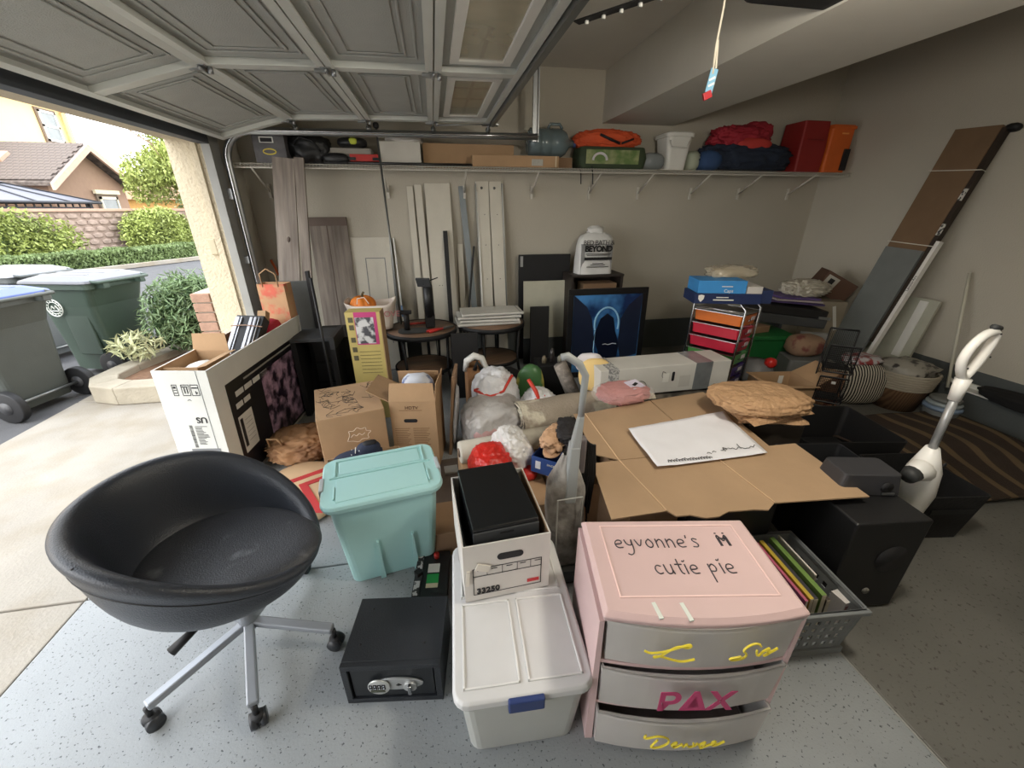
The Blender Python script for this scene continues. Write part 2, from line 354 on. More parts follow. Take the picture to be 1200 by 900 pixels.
# release cord with tag
t = T('release_cord', 'white release cord with blue and red tag hanging from the opener rail', 'cord', (1.275, 2.0, 2.1))
b = B(); b.tube([(-.012, 0, .8), (.0, 0, .33), (-.006, 0, .2), (.0, 0, .1)], .005, 6); b.tube([(0, 0, .22), (.012, 0, .12)], .004, 5); b.obj('cord', M((215, 208, 190), .8), t)
b = B(); b.box((0, 0, .075), (.035, .004, .09), ry=R(8)); b.obj('tag', M((120, 170, 200), .4), t)
b = B(); b.box((0, -.003, .082), (.03, .002, .008), ry=R(-25)); b.box((0, -.003, .06), (.03, .002, .008), ry=R(-25)); b.obj('lettering', WHITE, t)
b = B(); b.box((-.01, 0, .02), (.04, .014, .03), ry=R(-25)); b.obj('handle', M((170, 30, 40), .4), t, bevel=.003)

# ================================================================= outdoors
CONC = M((146, 140, 130), .85, var=.12, vs=2.5, bump=.3, bs=70, c2=(136, 127, 112), s2=3, t2=(.45, .7))
ASPH = M((74, 74, 76), .85, var=.15, vs=4, bump=.4, bs=140)
dw = stE('driveway')
for (x0, x1, y0, y1) in ((-3.38, -1.705, -4, 1.612), (-3.38, -1.705, 1.624, 4.0), (-3.38, -1.705, 4.012, 7.5)): slab('driveway_slab', x0, x1, y0, y1, CONC, dw, top=-.002)
b = B(); b.bb(-3.38, -1.7, -4, 7.5, -.17, -.09); b.obj('joint_bed', M((66, 56, 46), .9), dw)
b = B(); b.bb(-60, -3.39, -8, 70, -.1, -.012); st(b.obj('street', ASPH))
b = B(); b.bb(-60, -2.0, 70, 90, -.1, -.01); b.bb(-3.38, -2.0, 7.5, 70, -.1, -.014); st(b.obj('street', ASPH))
# planter curb
pl = stE('planter'); CURB = M((152, 144, 128), .9, var=.15, vs=6, bump=.5, bs=60)
outer = [(-2.02, 3.99), (-2.55, 3.86), (-2.95, 3.86), (-3.2, 3.96), (-3.34, 4.18), (-3.32, 4.5), (-3.2, 5.0), (-3.02, 5.9), (-2.9, 8.2)]
inner = [(-2.02, 4.16), (-2.55, 4.06), (-2.9, 4.06), (-3.06, 4.12), (-3.14, 4.26), (-3.12, 4.52), (-3.0, 5.0), (-2.82, 5.9), (-2.7, 8.2)]
for i in range(len(outer) - 1):
    a, c, d, e = outer[i], outer[i + 1], inner[i + 1], inner[i]
    q = lambda p, k: (p[0] + (k - p[0]) * 0, p[1])
    g = B(); g.hexa([(a[0], a[1], 0), (e[0], e[1], 0), (d[0], d[1], 0), (c[0], c[1], 0)], [(a[0], a[1], .17), (e[0], e[1], .17), (d[0], d[1], .17), (c[0], c[1], .17)]); g.obj('curb_stone', CURB, pl, bevel=.012)
g = B(); g.prism([p for p in inner] + [(-2.02, 8.2)], .0, .1); g.obj('soil', M((112, 84, 64), .95, var=.3, vs=25, bump=1, bs=30), pl)
def leafmass(name, mat, par, c, d, n, ls, seed, shape='ball', lt=None, droop=0):
    r = random.Random(seed); b = B()
    for _ in range(n):
        a = r.uniform(0, 2 * PI); zz = r.uniform(-1, 1); rr = math.sqrt(1 - zz * zz); k = r.uniform(.6, 1.03) * (1 + .18 * noise.noise(Vector((math.cos(a) * 2, math.sin(a) * 2, zz * 2 + seed))))
        if shape == 'box': p = Vector((r.uniform(-.5, .5) * d[0], r.uniform(-.5, .5) * d[1], r.uniform(-.5, .5) * d[2])); p += Vector((0, 0, 0))
        else: p = Vector((math.cos(a) * rr * k * d[0] / 2, math.sin(a) * rr * k * d[1] / 2, zz * k * d[2] / 2))
        e = Euler((r.uniform(-1.2, 1.2), r.uniform(-1.2, 1.2), r.uniform(0, 6.3))).to_matrix(); s = ls * r.uniform(.6, 1.3); wd = s * (lt or .5)
        P = p + Vector(c)
        b.add([P + e @ Vector(v) for v in ((-s, 0, 0), (0, -wd, .1 * s), (s, 0, 0), (0, wd, .1 * s))], [(0, 1, 2, 3)])
    return b.obj(name, mat, par, kind='stuff')
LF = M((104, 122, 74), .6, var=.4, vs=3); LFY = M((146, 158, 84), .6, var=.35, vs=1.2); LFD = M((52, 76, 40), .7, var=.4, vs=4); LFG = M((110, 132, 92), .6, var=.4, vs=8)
t = T('round_shrub', 'bushy grey green shrub growing in the curbed planter by the column', 'shrub', (-2.76, 5.1, .1))
leafmass('foliage', LFG, t, (0, 0, .46), (.98, .92, .9), 4200, .05, 3, lt=.16)
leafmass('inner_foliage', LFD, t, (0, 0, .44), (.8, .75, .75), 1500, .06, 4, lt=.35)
b = B()
for k in range(6): a = k * 1.05; b.tube([(0, 0, 0), (math.cos(a) * .12, math.sin(a) * .12, .25), (math.cos(a) * .3, math.sin(a) * .3, .6)], [.015, .012, .005], 5)
b.obj('stem', M((96, 80, 60), .9), t)
leafmass('flowering_shoots', M((188, 190, 150), .7, var=.3), t, (-.42, -.42, .22), (.5, .4, .3), 260, .06, 8, lt=.2)

# wheeled refuse bins
def wheelie(loc, rz, col, lidcol, label, emblem=False):
    t = T('wheeled_bin', label, 'trash bin', loc, rz); m = M(col, .55, var=.08, bump=.2, bs=200); lm = M(lidcol, .45, var=.06)
    # local: handle and wheels at +x, front at -x
    b = B(); loft(b, [ring(.50, .46, .05, .06), ring(.52, .48, .05, .3), ring(.56, .56, .05, .75), ring(.66, .62, .05, .95)]); b.obj('body', m, t)
    b = B(); loft(b, [ring(.72, .66, .05, .93), ring(.72, .66, .05, .985)]); b.obj('rim', m, t)
    b = B(); loft(b, [ring(.76, .70, .08, .985), ring(.74, .68, .08, 1.01), ring(.5, .52, .08, 1.05)])
    for y in (-.16, 0, .16): b.box((-.02, y, 1.045), (.5, .05, .02))
    b.obj('lid', lm, t, bevel=.006)
    b = B(); b.tube([(.36, -.27, 1.0), (.43, -.27, .99), (.43, .27, .99), (.36, .27, 1.0)], .016, 8); b.obj('handle', m, t)
    for y in (-.2, .2): B().bb(.33, .44, y - .03, y + .03, .93, 1.0).obj('hinge', m, t, bevel=.005)
    for y in (-.29, .29):
        q = B(); q.tube([(.28, y - .03, .14), (.28, y + .03, .14)], .14, 20); wh = q.obj('wheel', BLKM, t, bevel=.01)
        q = B(); q.tube([(.28, y - .036, .14), (.28, y + .036, .14)], .055, 12); q.obj('hub', M((60, 60, 62), .5), wh)
        for k in range(8): q = None
    B().tube([(.28, -.3, .14), (.28, .3, .14)], .014, 8).obj('axle', STEELD, t)
    for s in (-1, 1):
        q = B(); q.box((.05, s * .262, .45), (.26, .02, .42), rx=R(0)); q.obj('side_panel', m, t, bevel=.012)
    if emblem:
        z = .74; y = -.293; nn = M((225, 228, 220), .5, var=0)
        q = B(); q.tube([(-.12 + .085 * math.cos(a), y, z + .085 * math.sin(a)) for a in [2 * PI * k / 24 for k in range(24)]], .006, 4, closed=True)
        q.tube([(-.12 + .06 * math.cos(a), y, z + .06 * math.sin(a)) for a in [2 * PI * k / 20 for k in range(20)]], .004, 4, closed=True)
        for k in range(14): a = 2 * PI * k / 14; q.tube([(-.12 + .066 * math.cos(a), y, z + .066 * math.sin(a)), (-.12 + .079 * math.cos(a), y, z + .079 * math.sin(a))], .004, 4)
        q.tube([(-.165, y, z - .02), (-.14, y, z + .02), (-.12, y, z - .01), (-.10, y, z + .025), (-.075, y, z - .02)], .006, 4); q.tube([(-.16, y, z - .03), (-.08, y, z - .03)], .005, 4)
        q.obj('emblem', nn, t)
    return t
wheelie((-3.64, 5.02, -.012), R(-14), (56, 72, 62), (96, 98, 104), 'dark green wheeled bin with round white city emblem on its side', True)
wheelie((-3.80, 4.02, -.012), R(-12), (70, 74, 70), (70, 88, 150), 'grey green wheeled bin with blue lid nearest the left edge')
wheelie((-4.75, 5.6, -.012), R(-12), (80, 84, 84), (150, 152, 158), 'grey lidded wheeled bin standing behind the other two')
# hedge, wall, ivy
def row(p0, p1, w, h, name, mat, mat2, label, cat, n, ls, seed):
    a = Vector((*p0, 0)); c = Vector((*p1, 0)); L = (c - a).length
    t = T(name, label, cat, (a + c) / 2, math.atan2(c.y - a.y, c.x - a.x))
    bb_ = B(); bb_.bb(-L / 2, L / 2, -w * .44, w * .44, 0, h * .9); bb_.obj('core', M((40, 56, 30), .95, var=.4, vs=14, bump=1, bs=20), t)
    r = random.Random(seed); q = B()
    for _ in range(n):
        f = r.random(); x = r.uniform(-.5, .5) * L; hh = h * (1 + .12 * noise.noise(Vector((x * 2, seed, 0)))); s = ls * r.uniform(.6, 1.3)
        if f < .5: P = Vector((x, r.choice((-1, -1, 1)) * w * r.uniform(.42, .53), r.uniform(0, hh)))
        else: P = Vector((x, r.uniform(-.5, .5) * w, hh * r.uniform(.88, 1.03)))
        e = Euler((r.uniform(-1.5, 1.5), r.uniform(-1.5, 1.5), r.uniform(0, 6))).to_matrix()
        q.add([P + e @ Vector(v) for v in ((-s, 0, 0), (0, -s * .5, 0), (s, 0, 0), (0, s * .5, 0))], [(0, 1, 2, 3)])
    q.obj('foliage', mat, t, kind='stuff'); return t
row((-11.8, 10.6), (-7.6, 18.7), .9, .5, 'clipped_hedge', LF, LF, 'long low clipped hedge along the far side of the street', 'hedge', 26000, .045, 5)
b = B(); b.hexa([(-11.0, 10.3, 0), (-10.85, 10.3, 0), (-6.95, 18.7, 0), (-7.1, 18.7, 0)], [(-11.0, 10.3, .12), (-10.85, 10.3, .12), (-6.95, 18.7, .12), (-7.1, 18.7, .12)]); st(b.obj('trim_6', CONC, bevel=.01))
b = B(); b.hexa([(-7.05, 18.8, 0), (-6.8, 18.8, 0), (-2.2, 19.5, 0), (-2.2, 19.2, 0)], [(-7.05, 18.8, .12), (-6.8, 18.8, .12), (-2.2, 19.5, .12), (-2.2, 19.2, .12)]); st(b.obj('trim_7', CONC, bevel=.01))
# stone wall, local x runs along it
sw = stE('wall_garden', (-12.3, 16.2, 0)); sw.rotation_euler.z = math.atan2(12.4, 3.4); WS = M((150, 132, 120), .9, var=.2, vs=4, bump=.6, bs=18)
b = B(); b.bb(-8, 6.6, -.12, .12, 0, 1.55); b.obj('mortar', M((140, 122, 110), .95, var=.1), sw)
b = B(); b.bb(-8, 6.6, -.2, .2, 1.55, 1.64); b.obj('cap', M((170, 140, 122), .9, var=.1), sw, bevel=.01)
protos = []
for k in range(4):
    r = random.Random(k); q = B(); q.blob((0, 0, 0), (.37, .1, .20), seed=k, amp=.08, sub=1, crease=.3); q.sm = [False] * len(q.sm); o = q.obj('stone', WS, sw); protos.append(o)
cnt = 0
for rr in range(7):
    for cc in range(38):
        x = -7.7 + cc * .39 + (.19 if rr % 2 else 0) + rnd.uniform(-.03, .03); l = (x, -.13, .12 + rr * .215)
        if cnt < 4: protos[cnt].location = l
        else: copies(protos[cnt % 4], 'stone', sw, [l + (rnd.choice((0, PI)),)])
        cnt += 1
def wl_pt(x, y, z): a = sw.rotation_euler.z; return (sw.location.x + x * math.cos(a) - y * math.sin(a), sw.location.y + x * math.sin(a) + y * math.cos(a), z)
def ivy(x, w_, h, z, seed, label, n, mat=LFY):
    t = T('ivy_clump', label, 'ivy', wl_pt(x, -.5, 0), sw.rotation_euler.z)
    leafmass('foliage', mat, t, (0, 0, z), (w_, .75, h), n, .07, seed, lt=.42); leafmass('inner_foliage', LF, t, (0, .1, z * .9), (w_ * .9, .5, h * .85), n // 3, .1, seed + 1, lt=.5)
ivy(-2.7, 6.6, 2.6, .55, 21, 'broad mound of bright ivy over the wall behind the bins', 14000)
ivy(3.6, 3.3, 1.9, .75, 23, 'smaller ivy mound spilling down the wall nearer the tree', 7500)
t = T('ornamental_grass', 'tuft of long green grass between ivy and column', 'grass', (-8.6, 20.6, 0)); r = random.Random(5); b = B()
for _ in range(900):
    a = r.uniform(0, 6.28); q = r.uniform(.1, 1.0); x, y = r.uniform(-.9, .9), r.uniform(-.7, .7); h = r.uniform(.6, 1.15)
    b.add([(x, y, 0), (x + .03, y, 0), (x + math.cos(a) * q * .6 + .01, y + math.sin(a) * q * .6, h)], [(0, 1, 2)])
b.obj('blades', M((130, 160, 80), .6, var=.35, vs=3), t, kind='stuff')
b = B(); b.bb(-9.6, -2.0, 27.0, 27.2, 0, 1.05)
t = T('garden_fence', 'pale low garden fence far behind the grass', 'fence', (0, 0, 0)); b.obj('panel', M((196, 186, 176), .8), t)
pp = B().bb(-.07, .07, -.12, .12, 0, 1.15).obj('post', M((180, 168, 156), .8), t); pp.location = (-9.4, 27.0, 0); copies(pp, 'post', t, [(-9.4 + k * 1.2, 27.0, 0) for k in range(1, 7)])
# tree
def tree(loc, h, cw, mat, label, n, seed, tr=.12, ls=.13):
    t = T('street_tree', label, 'tree', loc); b = B(); b.tube([(0, 0, 0), (.1, 0, h * .3), (-.05, .1, h * .55), (.05, 0, h * .9)], [tr, tr * .8, tr * .55, tr * .2], 8)
    for k in range(7): a = k * 2.4; z = h * (.32 + .07 * k); b.tube([(0, 0, z), (math.cos(a) * cw * .2, math.sin(a) * cw * .2, z + h * .1), (math.cos(a) * cw * .38, math.sin(a) * cw * .38, z + h * .2)], [tr * .4, tr * .25, .02], 6)
    b.obj('trunk', M((130, 112, 88), .9, var=.2), t)
    r = random.Random(seed); q = B()
    for k in range(16):
        a = r.uniform(0, 6.28); d = r.uniform(0, .33) * cw; cz = h * r.uniform(.38, .95); rad = cw * r.uniform(.16, .26)
        for _ in range(n // 16):
            v = Vector((r.gauss(0, 1), r.gauss(0, 1), r.gauss(0, 1))).normalized() * rad * r.uniform(.5, 1.05); P = Vector((math.cos(a) * d, math.sin(a) * d, cz)) + v; s = ls * r.uniform(.6, 1.3)
            e = Euler((r.uniform(-1.5, 1.5), r.uniform(-1.5, 1.5), r.uniform(0, 6))).to_matrix()
            q.add([P + e @ Vector(c) for c in ((-s, 0, 0), (0, -s * .45, 0), (s, 0, 0), (0, s * .45, 0))], [(0, 1, 2, 3)])
    q.obj('foliage', mat, t, kind='stuff')
tree((-11.2, 22.6, 0), 6.3, 4.3, LFY, 'yellow green leafy tree rising beyond the wall beside the column', 17000, 3, ls=.085)
tree((-14.4, 31.0, 0), 4.6, 2.6, LF, 'small darker tree behind the large leafy tree', 2600, 6)
# two-storey house (faces +X)
def win(par, X, y0, y1, z0, z1, fm):
    f = B(); f.bb(X, X + .08, y0, y1, z0, z1); o = f.obj('window', M((120, 106, 92), .8), par)
    g = B(); t = (y1 - y0) * .08
    for a in ((y0 + t, y0 + 2 * t, z0 + t, z1 - t), (y1 - 2 * t, y1 - t, z0 + t, z1 - t), (y0 + t, y1 - t, z0 + t, z0 + 2 * t), (y0 + t, y1 - t, z1 - 2 * t, z1 - t), (y0 + t, y1 - t, (z0 + z1) / 2 - t / 2, (z0 + z1) / 2 + t / 2)): g.bb(X + .08, X + .13, *a)
    g.obj('sash', fm, o); B().bb(X + .085, X + .10, y0 + 2 * t, y1 - 2 * t, z0 + 2 * t, z1 - 2 * t).obj('pane', M((120, 128, 130), .1, var=.2, vs=2), o)
CRM = M((236, 206, 152), .9, var=.05, vs=1, bump=.3, bs=8)
t = T('tall_house', 'cream two storey house with one small upper window', 'house', (-19, 20, 0))
B().bb(-9, 0, -14, 9.15, 0, 6.75).obj('wall', CRM, t)
B().bb(-.02, .10, 9.0, 9.2, 0, 6.75).obj('corner_trim', M((214, 186, 140), .9), t)
win(t, .0, 7.3, 8.5, 4.7, 6.25, WHITE)
q = B(); q.add([(.5, -14, 6.7), (.5, 9.7, 6.7), (-4.5, 9.7, 9), (-4.5, -14, 9), (.5, -14, 6.85), (.5, 9.7, 6.85), (-4.5, 9.7, 9.15), (-4.5, -14, 9.15)], [(0, 3, 2, 1), (4, 5, 6, 7), (0, 1, 5, 4), (1, 2, 6, 5), (2, 3, 7, 6), (3, 0, 4, 7)]); q.obj('roof', M((120, 92, 78), .9, var=.2), t)
q = B(); q.tube([(.55, -14, 6.68), (.55, 9.75, 6.68)], .07, 8); q.tube([(.55, 9.3, 6.66), (.3, 9.1, 6.45), (.12, 8.85, 6.2), (.12, 8.85, .2)], .06, 8); q.obj('gutter', M((230, 196, 140), .7), t)
# gable house
TAUP = M((158, 130, 110), .9, var=.05, bump=.3, bs=10)
t = T('gabled_house', 'taupe single storey house with shingled gable roof behind the garden wall', 'house', (-15, 22.95, 0))
q = B(); q.add([(0, -2.2, 0), (0, 2.2, 0), (0, 2.2, 2.65), (0, 0, 4.0), (0, -2.2, 2.65), (-3.7, -2.2, 0), (-3.7, 2.2, 0), (-3.7, 2.2, 2.65), (-3.7, 0, 4.0), (-3.7, -2.2, 2.65)], [(0, 1, 2, 3, 4), (9, 8, 7, 6, 5), (0, 5, 6, 1), (1, 6, 7, 2), (0, 4, 9, 5)]); q.obj('wall', TAUP, t)
SH = M((122, 112, 106), .95, var=.25, vs=3, c2=(88, 80, 76), s2=5, t2=(.35, .6), kind='noise', bump=.5, bs=12)
for s in (-1, 1):
    q = B(); q.add([(.45, 0, 4.06), (-3.9, 0, 4.06), (-3.9, s * 2.6, 2.46), (.45, s * 2.6, 2.46), (.45, 0, 4.18), (-3.9, 0, 4.18), (-3.9, s * 2.6, 2.58), (.45, s * 2.6, 2.58)], [(0, 1, 2, 3), (7, 6, 5, 4), (0, 4, 5, 1), (1, 5, 6, 2), (2, 6, 7, 3), (3, 7, 4, 0)]); q.obj('roof_slope', SH, t)
    q = B(); q.add([(.46, 0, 4.2), (.46, s * 2.66, 2.55), (.46, s * 2.66, 2.3), (.46, 0, 3.93), (.56, 0, 4.2), (.56, s * 2.66, 2.55), (.56, s * 2.66, 2.3), (.56, 0, 3.93)], [(0, 1, 2, 3), (7, 6, 5, 4), (0, 4, 5, 1), (3, 2, 6, 7), (1, 5, 6, 2), (0, 3, 7, 4)]); q.obj('bargeboard', M((206, 176, 156), .8), t)
sp_ = B().bb(-.10, .10, -.13, .13, 0, .018); s0 = sp_.obj('shingle', SH, t); first = True; ls = []
for i in range(13):
    for j in range(19): ls.append((.3 - j * .215 - (.10 if i % 2 else 0), -.12 - i * .19, 4.10 - i * .117 + .04))
s0.location = ls[0]; s0.rotation_euler.x = math.atan2(1.6, 2.6)
for l in ls[1:]: c = s0.copy(); COL.objects.link(c); c.location = l
B().box((-2.2, -1.2, 3.56), (.9, .6, .14), rx=R(31)).obj('skylight', M((190, 160, 140), .6), t)
win(t, .0, .1, 1.45, .9, 2.25, M((222, 214, 190), .7))
B().bb(.05, .16, -.0, 1.55, 2.25, 2.42).obj('window_head', M((226, 214, 184), .8), t)
# far small house
t = T('distant_house', 'low tan house glimpsed far behind the tree trunk', 'house', (-19, 34, 0))
B().bb(-3, 3.6, 0, 8, 0, 2.2).obj('wall', M((214, 178, 120), .9), t)
q = B(); q.add([(-3.4, -.4, 2.2), (4, -.4, 2.2), (4, 8.4, 2.2), (-3.4, 8.4, 2.2), (.2, 2.5, 3.7), (.2, 5.5, 3.7)], [(0, 3, 2, 1), (0, 1, 4), (1, 2, 5, 4), (2, 3, 5), (3, 0, 4, 5)]); q.obj('roof', M((150, 120, 96), .9, var=.2), t)
B().bb(3.6, 3.66, 1, 7, 1.2, 1.8).obj('window', M((90, 84, 80), .5), t)
# gazebo
t = T('garden_gazebo', 'grey metal roofed garden gazebo behind the stone wall at far left', 'gazebo', (-15.6, 17.6, 0)); GZ = M((92, 94, 104), .45, var=.06); GD = M((60, 62, 68), .6)
A = 2.4; E_ = 2.9
for k, (p, q_) in enumerate((((A, -E_), (A, E_)), ((A, E_), (-A, E_)), ((-A, E_), (-A, -E_)), ((-A, -E_), (A, -E_)))):
    g = B(); v = [(p[0], p[1], 1.85), (q_[0], q_[1], 1.85), (q_[0] * .28, q_[1] * .28, 2.52), (p[0] * .28, p[1] * .28, 2.52)]; g.hexa([(x, y, z - .03) for x, y, z in v], v); g.obj('roof_panel', GZ, t)
    g = B()
    for j in range(5): f = j / 4; a_ = Vector(v[0]).lerp(Vector(v[1]), f); c_ = Vector(v[3]).lerp(Vector(v[2]), f); g.tube([a_ + Vector((0, 0, .02)), c_ + Vector((0, 0, .02))], .025, 5)
    g.tube([v[0], v[1]], .05, 6); g.obj('roof_seam', GD, t)
g = B(); g.add([(.9, -1, 2.5), (.9, 1, 2.5), (-.9, 1, 2.5), (-.9, -1, 2.5), (0, 0, 2.8)], [(0, 1, 4), (1, 2, 4), (2, 3, 4), (3, 0, 4), (3, 2, 1, 0)]); g.obj('top_cap', GZ, t)
for sx in (-1, 1):
    for sy in (-1, 1): B().bb(sx * 2.15 - .07, sx * 2.15 + .07, sy * 2.6 - .07, sy * 2.6 + .07, 0, 1.86).obj('post', GD, t)
g = B(); g.bb(2.1, 2.2, -2.6, 2.6, 1.62, 1.7); g.bb(-2.2, 2.2, 2.55, 2.65, 1.62, 1.7)
for j in range(16): y = -2.5 + j * .33; g.bb(2.13, 2.17, y - .02, y + .02, 1.7, 1.85)
g.obj('frieze', GD, t)
# ================================================================= shelf on the back wall
SHZ = 2.0; SY0, SY1 = 4.14, 4.54; SW = M((206, 202, 192), .45, var=.03)
sh = T('wire_shelf', 'long white wire shelf along the back wall holding boxes and bags', 'shelf', (0, 0, 0))
b = B()
for y in (SY0, SY0 + .0, SY1 - .02, (SY0 + SY1) / 2): b.tube([(XL + .03, y, SHZ - .006), (XR - .03, y, SHZ - .006)], .005, 5)
b.tube([(XL + .03, SY0, SHZ - .035), (XR - .03, SY0, SHZ - .035)], .005, 5); b.obj('rail', SW, sh)
b = B(); x = XL + .04
while x < XR - .03:
    b.box((x, (SY0 + SY1) / 2, SHZ), (.003, SY1 - SY0, .003)); b.box((x, SY0, SHZ - .018), (.003, .003, .036)); x += .027
b.obj('shelf_wire', SW, sh, kind='stuff')
for x in (-1.5, -.42, .33, 1.03, 1.66, 2.22, 2.85, 3.45, 4.1):
    b = B(); b.tube([(x, SY0 + .05, SHZ - .02), (x, SY1 - .03, SHZ - .20)], .009, 6); b.box((x, SY1 - .015, SHZ - .2), (.022, .02, .12)); b.obj('bracket', SW, sh)
SG = 'things stored on the wire shelf'
def sht(name, label, cat, x, y=4.34, z=SHZ + .004, rz=0): return T(name, label, cat, (x, y, z), rz)
t = sht('printed_box', 'dark grey printed carton with yellow oval badge at the left end of the shelf', 'box', -1.32, 4.36)
b = B(); b.bb(-.12, .13, -.17, .12, 0, .245); b.obj('carton_body', M((92, 90, 92), .6, var=.25, vs=14), t, bevel=.003)
decal(t, 'handle_hole', INK, (-.01, -.172, .17), (1, 0, 0), (0, 0, 1), .09, .03); decal(t, 'label_rim', WHITE, (-.01, -.171, .172), (1, 0, 0), (0, 0, 1), .11, .045, .0008)
b = B(); b.tube([(.0 + .05 * math.cos(a), -.172, .085 + .02 * math.sin(a)) for a in [2 * PI * k / 16 for k in range(16)]], .005, 5, closed=True); b.obj('oval_badge', M((220, 200, 70), .5), t)
decal(t, 'red_label', M((150, 60, 70), .6), (.09, -.172, .22), (1, 0, 0), (0, 0, 1), .05, .03)
t = sht('black_bag', 'slumped black duffel bag beside the printed carton', 'bag', -1.04, 4.36)
B().blob((0, 0, .115), (.38, .26, .27), 3, .2, 2.5, 4, flat=.1, crease=.8).obj('bag_body', BLK, t); B().tube([(-.1, -.12, .15), (-.03, -.16, .2), (.06, -.14, .18), (.12, -.12, .1)], .008, 6).obj('strap', BLKM, t)
t = sht('black_pouch', 'black pouch with yellow green patch lying on the flat box', 'pouch', -.665, 4.34, SHZ + .145)
B().blob((0, 0, .04), (.26, .2, .09), 9, .08, 2, 3).obj('pouch_body', BLK, t); B().blob((.02, -.095, .045), (.07, .02, .055), 4, .1, 2, 2).obj('patch', M((190, 200, 70), .7), t)
t = sht('flat_grey_box', 'flat pale grey box under the black pouch', 'box', -.68, 4.40); B().bb(-.2, .17, -.1, .1, 0, .138).obj('box_body', M((165, 160, 150), .7), t, bevel=.003)
t = sht('black_shoe', 'black rubber shoe lying at the shelf edge in front of flat grey box', 'shoe', -.80, 4.22); B().blob((0, 0, .045), (.22, .1, .09), 12, .06, 2, 3, flat=.2).obj('upper', BLK, t); B().bb(-.1, .1, -.045, .045, 0, .02).obj('sole', BLKM, t, bevel=.008)
t = sht('red_level', 'red spirit level with black ends near the left of the shelf', 'level', -.56, 4.21, SHZ + .03); b = B(); b.bb(-.12, .12, -.02, .02, 0, .055); b.obj('level_body', RED, t, bevel=.003)
for x in (-.1, .1): B().bb(x - .03, x + .03, -.024, .024, .006, .03).obj('end_cap', BLKM, t)
t = sht('metal_tube', 'long dark metal tube lying along the shelf front', 'tube', -.1, 4.19); b = B(); b.tube([(-.75, 0, .012), (.55, 0, .012)], .011, 8); b.obj('tube_body', M((70, 70, 70), .35, .8), t); b = B(); b.tube([(-.77, 0, .012), (-.745, 0, .012)], .015, 8); b.obj('end_cap', CHROME, t)
t = sht('metal_rod', 'bright curtain rod with white tips lying behind the dark tube', 'rod', .05, 4.235); b = B(); b.tube([(-.6, 0, .01), (.42, 0, .01)], .009, 8); b.obj('rod_body', CHROME, t); B().tube([(.41, 0, .01), (.45, 0, .01)], .014, 8).obj('end_cap', WHITE, t)
t = sht('white_box', 'white open box with plastic bag bulging from its top', 'box', -.24, 4.37)
b = B(); b.bb(-.2, .17, -.14, .12, 0, .19); b.obj('box_body', M((198, 194, 184), .7, var=.06), t, bevel=.003); B().blob((.03, -.03, .215), (.36, .24, .09), 5, .25, 3, 3).obj('plastic_bag', M((200, 196, 190), .35, var=.1, bump=.4, bs=20), t)
t = sht('long_carton', 'long flat brown carton behind the water jug', 'box', .38, 4.44); B().bb(-.43, .43, -.08, .08, 0, .20).obj('carton_body', KRAFT, t, bevel=.002)
t = sht('low_carton', 'low brown carton with barcode label at the shelf front', 'box', .80, 4.24); B().bb(-.41, .41, -.07, .07, 0, .095).obj('carton_body', KRAFT, t, bevel=.002)
decal(t, 'barcode_label', M((220, 216, 205), .6, c2=(60, 60, 60), s2=60, t2=(.5, .52), kind='wave'), (.2, -.072, .04), (1, 0, 0), (0, 0, 1), .11, .055); decal(t, 'tape', M((206, 190, 160), .4), (.38, -.072, .05), (1, 0, 0), (0, 0, 1), .012, .09)
JUG = M((112, 128, 132), .12, alpha=.82, var=.05)
t = sht('water_jug', 'blue grey five gallon water jug lying on its side', 'jug', 1.17, 4.34, SHZ + .09)
pr = [(0, -.23), (.09, -.23), (.125, -.21), (.125, -.12), (.118, -.11), (.125, -.1), (.125, -.02), (.118, -.01), (.125, 0), (.125, .09), (.10, .14), (.04, .18), (.028, .2), (.028, .235), (0, .235)]
b = B(); b.lathe(pr, (0, 0, 0), 28, Matrix.Translation((0, 0, .135)) @ Matrix.Rotation(PI / 2, 4, 'Y')); b.obj('jug_body', JUG, t)
b = B(); b.tube([(-.06, -.1, .24), (-.04, -.11, .275), (.05, -.11, .275), (.08, -.1, .24)], .014, 8); b.obj('handle', JUG, t); B().tube([(.225, 0, .135), (.245, 0, .135)], .032, 12).obj('cap', M((70, 90, 150), .5), t)
B().bb(-.2, .2, -.08, .12, -.09, .008).obj('cradle', KRAFTD, t)
t = sht('orange_jacket', 'orange folded jacket on top of the green camp bag', 'jacket', 1.73, 4.34, SHZ + .19)
B().blob((0, 0, .07), (.68, .3, .18), 8, .20, 2.8, 5, flat=.2, crease=.8).obj('fabric', M((206, 84, 44), .8, var=.12, bump=.3), t); B().tube([(-.12, -.15, .1), (-.02, -.165, .06), (.08, -.16, .03)], .012, 6).obj('strap', BLKM, t); B().tube([(.1, -.16, .03), (.22, -.15, .07)], .01, 6).obj('strap', BLKM, t)
t = sht('green_camp_bag', 'dark green packed bag printed with a tent picture', 'bag', 1.77, 4.34)
b = B(); loft(b, [ring(.66, .3, .05, 0), ring(.70, .32, .05, .1), ring(.66, .28, .05, .19)], smooth=False); b.obj('bag_body', M((52, 66, 44), .7, var=.15), t, bevel=.01)
decal(t, 'printed_panel', M((150, 156, 112), .6, c2=(96, 120, 66), s2=9, t2=(.4, .6)), (-.02, -.163, .1), (1, 0, 0), (0, 0, 1), .54, .12); b = B(); b.tube([(-.15 + .07 * math.cos(a), -.168, .07 + .06 * math.sin(a)) for a in [PI * k / 10 for k in range(11)]], .012, 5); b.obj('tent_print', M((206, 200, 205), .6), t)
for x in (-.42, -.3): B().tube([(x + .07, -.17, .02), (x + .075, -.2, -.06), (x + .08, -.2, -.14)], .006, 5).obj('strap', BLKM, t)
